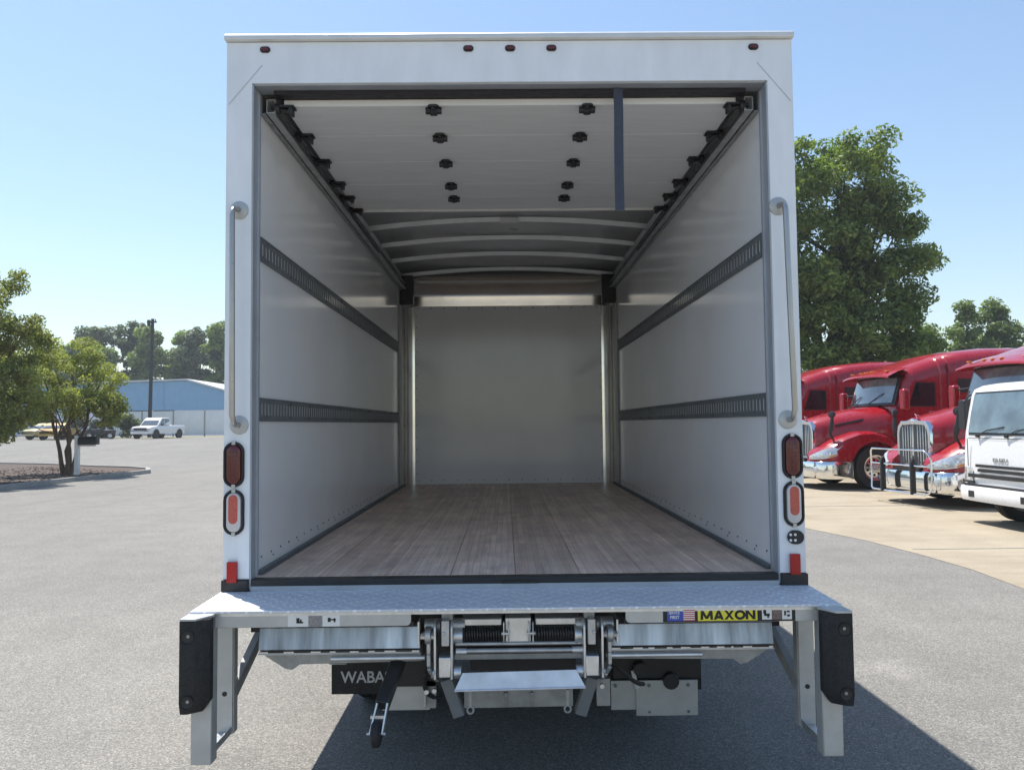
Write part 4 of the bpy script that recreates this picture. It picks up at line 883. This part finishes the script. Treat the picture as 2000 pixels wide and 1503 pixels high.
# ================================================================== LEFT BACKGROUND
# mailbox beside the tree
mbx = empty('mailbox', (-14.84, 24.05, .09), label='black mailbox on a white post at the edge of the planting island', cat='mailbox')
m = MB(); m.box(-.07, .07, -.07, .07, 0, 1.22); m.prism([(-.07, 1.20), (.07, 1.20), (.07, 1.30), (-.05, 1.36), (-.07, 1.36)], 'y', -.069, .069); m.build('post', 'labelwhite', mbx, bevel=.008)
m = MB(); m.box(.071, .62, -.05, .05, .98, 1.03); m.build('bracket', 'labelwhite', mbx)
m = MB(); m.prism([(-.14, 1.035), (.14, 1.035), (.14, 1.19)] + [(.14*math.cos(rad(a)), 1.19+.13*math.sin(rad(a))) for a in range(15, 180, 15)] + [(-.14, 1.19)], 'x', .075, .70); mb = m.build('letter_box', 'black', mbx, bevel=.01)
MB().box(.69, .712, -.10, .10, 1.06, 1.26).build('letter_box_door', 'black', mb, bevel=.008)

# pickup
def build_pickup(name, matn, loc, rz, label, cat, truck=True, group=None):
    T = empty(name, loc, rz, label=label, cat=cat, group=group)
    def bs(x, zt, w_, zb=.42): return [(x, y, z) for y, z in mir([(0, zt), (w_*.75, zt-.01), (w_*.95, zt-.06), (w_, zt-.18), (w_, .75), (w_*.96, zb)])]
    L = [(1.05, .70, .80), (.98, .98, .90), (.80, 1.08, .95), (.0, 1.14, .97), (-.35, 1.17, .97), (-.40, 1.18, .97), (-2.1, 1.18, .97), (-2.15, 1.20, .97), (-4.25, 1.20, .97), (-4.30, 1.15, .94)] if truck else \
        [(1.0, .62, .70), (.9, .80, .82), (.6, .92, .88), (-.2, 1.0, .9), (-3.1, 1.0, .9), (-3.6, .95, .85), (-3.7, .7, .8)]
    m = MB(); m.loft([bs(*q) for q in L]); b = m.build('body', matn, T, smooth=True)
    if truck: P_ = [(-.15, 1.14), (-.85, 1.80), (-1.1, 1.85), (-1.95, 1.84), (-2.15, 1.20)]
    else: P_ = [(.0, .97), (-.7, 1.42), (-1.0, 1.46), (-2.3, 1.44), (-3.2, .98)]
    def cb(s0): return [(x, s0*(.90 if z < 1.3 and truck else .80 if z > 1.1 else .86), z) for x, z in P_]
    m = MB(); m.loft([cb(-1), cb(1)], closed=True); c = m.build('cabin', matn, b, bevel=.04)
    (xa, za), (xb, zb) = P_[0], P_[1]
    m = MB(); m.add([(xa-.04+.03, y*.80, za+.05) for y in (-1, 1)] + [(xb+.05, y*.72, zb-.06) for y in (1, -1)], [(0, 1, 2, 3)]); m.build('windscreen', 'glass', c)
    for s in (-1, 1):
        z0 = P_[0][1]+.06; z1 = P_[2][1]-.09; ym = .895 if truck else .855; yt = .815
        for x0, x1, x2, x3 in (((-.42, -1.12, -1.12, -.92), (-1.18, -2.02, -1.90, -1.18)) if truck else ((-.3, -1.3, -1.3, -.85), (-1.38, -2.6, -2.2, -1.38))):
            MB().add([(x0, s*ym, z0), (x1, s*ym, z0), (x2, s*yt, z1), (x3, s*yt, z1)], [(0, 1, 2, 3)]).build('side_window', 'glass', c)
        for x in ((.15, -3.35) if truck else (.05, -2.75)):
            wheel(T, (x, s*(.86 if truck else .78), .38 if truck else .33), .38 if truck else .33, .24, .24 if truck else .20, s, 'polish', (0, 1, 0), 6)
            m = MB(); m.lathe([(.0, 0), (.46 if truck else .4, 0)], (x, s*(.972 if truck else .902), .40), (0, 1, 0), 24); m.build('wheel_arch', 'black', b)
        m = MB(); m.box(.90, 1.03, *sorted((s*.66, s*.90)), .82, .96) if truck else m.box(.82, .96, *sorted((s*.5, s*.8)), .68, .78); m.build('headlight', 'headlight', b, bevel=.02)
        MB().box(-.62, -.48, *sorted((s*.98, s*1.14)), 1.16, 1.30).build('wing_mirror', 'black' if truck else matn, b, bevel=.02)
    m = MB(); m.box(.95, 1.075, -.60, .60, .74, .95) if truck else m.box(.9, 1.0, -.45, .45, .55, .66); m.build('grille', 'blacksteel', b, bevel=.01)
    m = MB(); m.box(.90, 1.12, -.88, .88, .46, .62) if truck else m.box(.9, 1.05, -.75, .75, .35, .5); m.build('bumper', matn, b, bevel=.03)
    if truck: MB().box(-4.2, -2.3, -.80, .80, 1.0, 1.203).build('truck_bed', 'black', b)
    return T
build_pickup('pickup_truck', 'truckwhite', (-31.6, 66.6, gz(-31.6, 66.6)), head(190), 'white pickup truck parked in front of the white fence', 'pickup')
build_pickup('parked_car', 'yellowcar', (-38.4, 64.0, gz(-38, 64)), head(172), 'orange yellow car seen between the stems of the small tree', 'car', False, 'yellow cars behind the small tree')
build_pickup('parked_car', 'paleyellow', (-41.2, 66.5, gz(-41, 66)), head(200), 'pale yellow car half hidden left behind the small tree', 'car', False, 'yellow cars behind the small tree')
# utility cart beside the pickup
ct = empty('utility_cart', (-36.2, 67.5, gz(-36, 67)), rad(200), label='small dark open utility cart standing left of the white pickup', cat='cart')
m = MB(); m.box(-1.2, -.1, -.6, .6, .45, .80); m.prism([(-.1, .4), (1.1, .4), (1.15, .75), (.7, .95), (-.1, .6)], 'y', -.55, .55); cb = m.build('body', 'black', ct, bevel=.04)
m = MB(); m.box(-.15, .30, -.5, .5, .80, .92); m.box(-.25, -.12, -.5, .5, .82, 1.30); m.build('seat', 'blacksteel', cb, bevel=.03)
m = MB()
for s in (-1, 1): m.tube([(.75, s*.5, .9), (.45, s*.5, 1.75), (-.25, s*.5, 1.78), (-.35, s*.5, .8)], .025, 8)
m.tube([(.45, -.5, 1.75), (.45, .5, 1.75)], .025, 8); m.tube([(-.25, -.5, 1.78), (-.25, .5, 1.78)], .025, 8); m.build('roll_bar', 'blacksteel', ct, smooth=True)
MB().tube([(.48+.02*math.cos(a), .25+.16*math.cos(a), 1.08+.16*math.sin(a)) for a in np.linspace(0, 2*math.pi, 17)[:-1]], .014, 6, True).build('steering_wheel', 'black', ct)
for x in (.8, -.85):
    for s in (-1, 1): wheel(ct, (x, s*.58, .30), .30, .22, .16, s, 'polish', (0, 1, 0), 4)

# fence
fn = empty('metal_fence', (-9, 78, .72), label='white ribbed sheet metal fence running behind the parked pickup', cat='fence')
x0 = -31.5
for i in range(14):
    a = x0+i*3.2; MB().box(a+.07, a+3.13, -.02, .02, .14, 2.62+.02*(i % 2)).build('fence_panel', 'whitewall', fn)
    m = MB(); m.box(a-.05, a+.05, -.07, .05, 0, 2.66); m.build('fence_post', 'galv_dull', fn)
for z in (.5, 2.3): MB().box(x0, x0+44.8, .021, .06, z, z+.06).build('fence_rail', 'fence', fn)
# blue building
bl = empty('metal_building', (-41.6, 100, .72), label='low pale blue metal building with white lower wall behind the fence', cat='building')
gab = [(-30, 3.2), (14, 3.2), (14, 3.3), (4.5, 5.72), (0, 7.02), (-9, 6.82), (-30, 6.1)]
m = MB(); m.prism(gab, 'y', 0, 26); m.build('upper_wall', 'bluewall', bl)
m = MB(); m.box(-29.8, -8.2, .05, 25.9, 0, 3.199); m.box(-1.6, 13.8, .05, 25.9, 0, 3.199); m.box(-8.2, -1.6, 6, 25.9, 0, 3.199); lw = m.build('lower_wall', 'whitewall', bl)
MB().box(-8.1, -1.7, 5.9, 5.99, 0, 3.19).build('bay_shade_sheet', 'black', bl)  # black sheet painting the shade at the back of the open bay
MB().box(-4.9, -4.4, .05, .4, 0, 3.195).build('bay_post', 'labelwhite', bl)
top = [(-30.3, 6.1), (-9, 6.85), (0, 7.06), (4.5, 5.76), (14.2, 3.16)]
m = MB(); m.loft([[(x, y, z+o_) for x, z in top] for o_, y in ((0, -.25), (.22, -.25), (.22, 26.2), (0, 26.2))], cap=False); m.build('roof', 'roofmetal', bl)
MB().box(-9.05, -8.95, -.05, -.001, 3.2, 6.8).build('wall_seam', 'blue', bl); MB().box(-3.05, -2.95, -.05, -.001, 3.2, 6.9).build('wall_seam', 'blue', bl)
# utility pole
pl_ = empty('utility_pole', (-35.2, 75, .72), label='tall dark wooden utility pole standing in front of the blue building', cat='pole')
m = MB(); m.cyl((0, 0, 0), (.20, 0, 11.75), .19, 14, .15); m.build('pole_shaft', 'pole', pl_, smooth=True)
m = MB(); m.box(-.35, .62, -.10, -.02, 11.35, 11.50); m.cyl((-.05, -.28, 11.0), (-.05, -.28, 11.6), .16, 14); m.cyl((.5, -.06, 11.5), (.5, -.06, 11.7), .05, 8); m.build('pole_cap_gear', 'pole', pl_)

# ================================================================== TREES
def leaves(name, mat, parent, clumps, n, size, seed, spread=1.0, droop=.0):
    r = np.random.default_rng(seed); C_ = np.array([c[:3] for c in clumps]); Rr = np.array([c[3] for c in clumps])
    wts = Rr**2; idx = r.choice(len(clumps), n, p=wts/wts.sum())
    d = r.normal(size=(n, 3)); d /= np.linalg.norm(d, axis=1)[:, None]; q = r.random(n)**.45
    p = C_[idx] + d*(q*Rr[idx]*spread)[:, None]*np.array([1, 1, .72])
    nn = d*.5 + r.normal(size=(n, 3))*.6 + np.array([0, 0, .55]); nn /= np.linalg.norm(nn, axis=1)[:, None]
    t = np.cross(nn, r.normal(size=(n, 3))); t /= np.linalg.norm(t, axis=1)[:, None]; b = np.cross(nn, t)
    s_ = size*(.6+.8*r.random(n))[:, None]
    v = np.stack([p - t*s_, p + b*s_*.42 + nn*s_*.12, p + t*s_*.95, p - b*s_*.42 + nn*s_*.12], 1).reshape(-1, 3)
    me = bpy.data.meshes.new(name); me.vertices.add(4*n); me.vertices.foreach_set('co', v.ravel().astype(np.float32))
    me.loops.add(4*n); me.loops.foreach_set('vertex_index', np.arange(4*n, dtype=np.int32)); me.polygons.add(n)
    me.polygons.foreach_set('loop_start', np.arange(0, 4*n, 4, dtype=np.int32)); me.polygons.foreach_set('loop_total', np.full(n, 4, dtype=np.int32))
    me.update(calc_edges=True); me.materials.append(PM[mat])
    o = bpy.data.objects.new(name, me); COL.objects.link(o)
    if parent: o.parent = parent
    return o
def blobs(specs, k, cr, seed):      # specs: ellipsoids (x,y,z,rx,ry,rz); k clumps each, biased to the shell
    r = np.random.default_rng(seed); out = []
    for (x, y, z, rx, ry, rz) in specs:
        m_ = max(3, int(k*(rx*ry*rz)**(1/3)))
        for _ in range(m_):
            d = r.normal(size=3); d /= np.linalg.norm(d); q = .35+.65*r.random()**.55
            out.append((x+d[0]*rx*q, y+d[1]*ry*q, z+d[2]*rz*q, cr*(.6+.8*r.random())))
    return out
def limbs(parent, base, specs, r0, matn, seed, stems=1, start=.25):
    rng = random.Random(seed); m = MB(); bx_, by_, bz_ = base
    ctr = Vector((sum(s[0] for s in specs)/len(specs), sum(s[1] for s in specs)/len(specs), max(s[2] for s in specs)*.88))
    for k_ in range(stems):
        a = 6.28*k_/max(1, stems)+.5; off = Vector((math.cos(a), math.sin(a), 0))*(0 if stems == 1 else r0*.9)
        top_ = ctr + Vector((math.cos(a), math.sin(a), 0))*(0 if stems == 1 else .9)
        b0 = Vector(base)+off; pts = []; n_ = 8
        for i in range(n_+1):
            t = i/n_; p = b0.lerp(top_, t) + Vector((rng.uniform(-1, 1), rng.uniform(-1, 1), 0))*r0*.7*(t > 0)
            pts.append(p)
        m.tube(pts, [r0*(1.25 if i == 0 else 1)*(1-.8*i/n_) for i in range(n_+1)], 8)
        for j, s_ in enumerate(specs):
            if stems > 1 and j % stems != k_: continue
            for q in range(3 if stems == 1 else 2):
                i = rng.randint(int(start*n_), n_-2); e = Vector((s_[0]+rng.uniform(-.6, .6)*s_[3], s_[1]+rng.uniform(-.6, .6)*s_[4], s_[2]+rng.uniform(-.2, .6)*s_[5])); p0 = pts[i]; mid = p0.lerp(e, .5)+Vector((0, 0, -.06*(e-p0).length)); rr = r0*(1-.8*i/n_)*.5
                m.tube([p0, p0.lerp(mid, .6), mid, e], [rr, rr*.8, rr*.6, rr*.15], 6)
    return m.build('trunk', matn, parent, smooth=True)
def tree(name, label, base, specs, leafm, n, size, seed, r0=.2, bark='bark', k=5, cr=.6, stems=1, group=None, cat='tree', start=.25, spread=1.0):
    T = empty(name, base, label=label, cat=cat, group=group)
    sp_ = [(s[0]-base[0], s[1]-base[1], s[2]-base[2], *s[3:]) for s in specs]
    limbs(T, (0, 0, -.05), sp_, r0, bark, seed, stems, start)
    leaves('crown', leafm, T, blobs(sp_, k, cr, seed), n, size, seed+1, spread)
    return T
# small multi-stem tree and its taller neighbour
tree('crape_myrtle', 'small multi-stem leafy tree beside the black mailbox on the mulch island', (-15.45, 24.5, .09),
     [(-15.2, 24.5, 4.0, 1.3, 1.4, .85), (-16.5, 24.3, 3.5, 1.2, 1.3, 1.1), (-14.35, 24.4, 3.3, .85, 1.2, .95), (-13.95, 24.5, 2.5, .50, .9, .50), (-15.3, 23.6, 2.7, 1.2, .9, .6), (-16.9, 24.2, 2.3, .9, 1.1, .75), (-15.4, 25.3, 2.9, 1.5, .9, .8), (-14.2, 24.6, 2.35, .8, .9, .5)],
     'leafB', 26000, .056, 11, r0=.085, k=14, cr=.36, stems=4, start=.45)
tree('crape_myrtle', 'taller leafy tree at the left edge, nearer than the small tree and rising above it', (-17.0, 20.6, .09),
     [(-16.4, 20.8, 5.1, 1.7, 1.7, 1.5), (-15.05, 20.8, 4.2, .85, 1.3, 1.1), (-15.5, 20.6, 6.0, .75, .9, .75), (-15.2, 20.6, 2.9, 1.0, 1.2, .9), (-17.4, 20.6, 3.6, 1.6, 1.5, 1.7), (-15.2, 20.5, 1.95, .95, .9, .62), (-14.7, 20.9, 4.7, .45, .6, .5), (-14.7, 20.9, 3.5, .5, .6, .5), (-14.8, 20.6, 2.3, .55, .7, .5)],
     'leafB', 38000, .055, 23, r0=.10, k=13, cr=.38, stems=3, start=.4)
# large maple at the right
tree('maple_tree', 'large dense green tree rising behind the red semi trucks', (14.2, 33, .01),
     [(14.3, 33, 13.6, 2.2, 2.4, 1.6), (16.3, 32.6, 13.5, 1.45, 1.6, 1.6), (17.6, 32.6, 12.0, .9, 1.2, .9), (12.2, 33, 11.6, 2.2, 2.4, 2.0), (16.6, 32.6, 10.9, 1.7, 1.9, 1.4), (14.2, 32.2, 10.6, 2.4, 2.0, 1.7), (18.2, 32.4, 10.9, 1.05, 1.3, .8), (18.4, 32.4, 9.0, 1.15, 1.4, .85), (16.4, 32.2, 8.6, 1.8, 1.8, 1.1),
      (13.6, 32, 7.8, 2.4, 1.8, 1.3), (18.5, 32.4, 7.1, 1.0, 1.3, .6), (16.8, 32, 6.3, 2.0, 1.8, 1.2), (18.6, 32.3, 5.2, 1.3, 1.4, .8), (14.2, 31.8, 5.6, 2.6, 1.8, 1.5), (17.0, 32, 4.4, 2.5, 1.6, 1.2), (12.4, 32, 8.0, 2.4, 2, 3), (14.0, 32, 3.6, 3, 1.6, 1.2)],
     'leafA', 72000, .125, 5, r0=.34, bark='barkdark', k=13, cr=.72, start=.2)
gnr = 'younger trees beyond the parked trucks'
for i, (x, y, h, rx, lab) in enumerate(((37.4, 60, 11.0, 1.9, 'tree with a pointed crown just right of the large tree'), (40.3, 60.5, 11.7, 2.1, 'slim bright green tree second right of the large tree'), (43.9, 60, 10.9, 2.1, 'green tree cut off by the right edge of the photo'), (34.9, 62, 9.4, 2.3, 'low tree in the gap beside the large tree crown'), (42.6, 66, 10.6, 3.3, 'lower tree filling the gap between two slim bright trees'), (38.9, 68, 10.2, 3.4, 'low broad tree behind the pointed tree right of the large tree'))):
    tree('young_tree', lab, (x, y, .7), [(x, y, h-1.0, rx*.30, rx*.3, 1.2), (x-.4, y, h-2.7, rx*.62, rx*.6, 1.5), (x+.6, y, h-3.7, rx*.65, rx*.7, 1.4), (x-.8, y, h-5.2, rx*.85, rx, 1.7), (x+.8, y, h-6.4, rx, rx, 1.8), (x-.3, y, h-8.4, rx*1.2, rx, 1.8)], 'leafD', 13000, .17, 40+i, r0=.14, bark='barkdark', k=9, cr=.72, group=gnr)
# pines and broadleaf trees beyond the blue building
gnb = 'tall trees beyond the blue building'
rows = [(-64.8, 122, 17.6, 'C', 'tall dark pine left of the pole with a flat rounded top'), (-59.6, 124, 18.6, 'C', 'tallest dark pine directly left of the utility pole'), (-55.4, 120, 17.6, 'D', 'bright green tree just right of the utility pole'),
        (-51.6, 123, 16.6, 'D', 'yellow green tree above the ridge of the blue building'), (-48.0, 121, 17.2, 'C', 'round-topped pine above the right slope of the blue roof'), (-43.9, 119, 17.8, 'D', 'green tree half cut off by the left side of the box truck'),
        (-61.8, 118, 13.8, 'D', 'lower pale green tree under the tallest pine'), (-69.2, 121, 15.2, 'D', 'green tree rising right of the small tree crown'), (-74.4, 124, 14.6, 'C', 'dark tree seen over the top of the small tree'), (-80.6, 122, 15.0, 'D', 'green tree showing between the two island trees')]
for i, (x, y, h, kd, lab) in enumerate(rows):
    z0 = .72; q = 2.7 if kd == 'C' else 2.4
    if kd == 'C': sp_ = [(x, y, h-1.6, q*.85, q*.85, 1.5), (x-1.2, y, h-4.0, q*.9, q, 1.6), (x+1.3, y, h-4.8, q*.8, q, 1.5), (x, y, h-7.6, q*.8, q*.8, 1.4)]
    else: sp_ = [(x, y, h-1.6, q*.6, q*.6, 1.7), (x, y, h-4.8, q, q, 2.3), (x+.3, y, h-8.6, q*1.15, q, 2.6), (x-.5, y-.5, h-11.5, q*1.1, q, 1.8)]
    tree('pine_tree' if kd == 'C' else 'broadleaf_tree', lab or 'tree of the far row hidden behind nearer things', (x, y, z0), sp_, 'leaf'+kd, 9500, .34 if kd == 'D' else .30, 60+i*3, r0=.22, bark='barkdark', k=7, cr=1.1, group=gnb, start=.4)
# far wood closing the horizon (outside or behind everything countable)
r = random.Random(9); cl = []
for i in range(520):
    a = rad(r.uniform(-80, 80)); d = r.uniform(150, 175); cl.append((d*math.sin(a), d*math.cos(a)+0, r.uniform(1.5, 8.5), r.uniform(2.2, 3.8)))
tag(leaves('far_wood', 'leafC', None, cl, 26000, 1.0, 77), 'dark line of distant woodland closing the horizon', 'woodland', kind='stuff')
# shrubs by the fence
gsh = 'shrubs in front of the utility pole'
for i, (x, y, h, rx, lab) in enumerate(((-35.9, 72.2, 2.3, 1.5, 'rounded shrub right behind the white pickup bonnet'), (-38.6, 72.6, 2.6, 1.6, 'dark shrub between the small tree and the pickup'), (-41.4, 72.4, 2.7, 1.7, 'shrub seen just past the right side of the small tree'), (-44.6, 72.8, 2.8, 1.8, 'shrub seen through the lower leaves of the small tree'), (-48.2, 72.5, 2.7, 1.8, 'shrub behind the yellow cars'), (-51.8, 72.8, 2.9, 1.9, 'shrub left of the yellow cars'))):
    tree('shrub', lab, (x, y, .72), [(x, y, .72+h*.42, rx, 1.1, h*.45), (x+.3, y, .72+h*.72, rx*.7, .9, h*.3)], 'leafE', 3200, .13, 120+i, r0=.05, bark='barkdark', k=9, cr=.5, stems=3, group=gsh, cat='shrub')

# ---- summer haze over the lot
hz_ = MB().box(-420, 420, -60, 420, -1.2, 42).build('haze', 'ink')
hm_ = bpy.data.materials.new('summer_haze'); hm_.use_nodes = True; ht = hm_.node_tree; ht.nodes.clear()
ho = ht.nodes.new('ShaderNodeOutputMaterial'); hv = ht.nodes.new('ShaderNodeVolumePrincipled'); hv.inputs['Color'].default_value = (.86, .92, 1, 1); hv.inputs['Density'].default_value = .00065; hv.inputs['Anisotropy'].default_value = .2
ht.links.new(hv.outputs[0], ho.inputs['Volume']); hz_.data.materials.clear(); hz_.data.materials.append(hm_)
tag(hz_, kind='stuff', label='thin pale summer haze in the air over the whole lot', cat='haze')
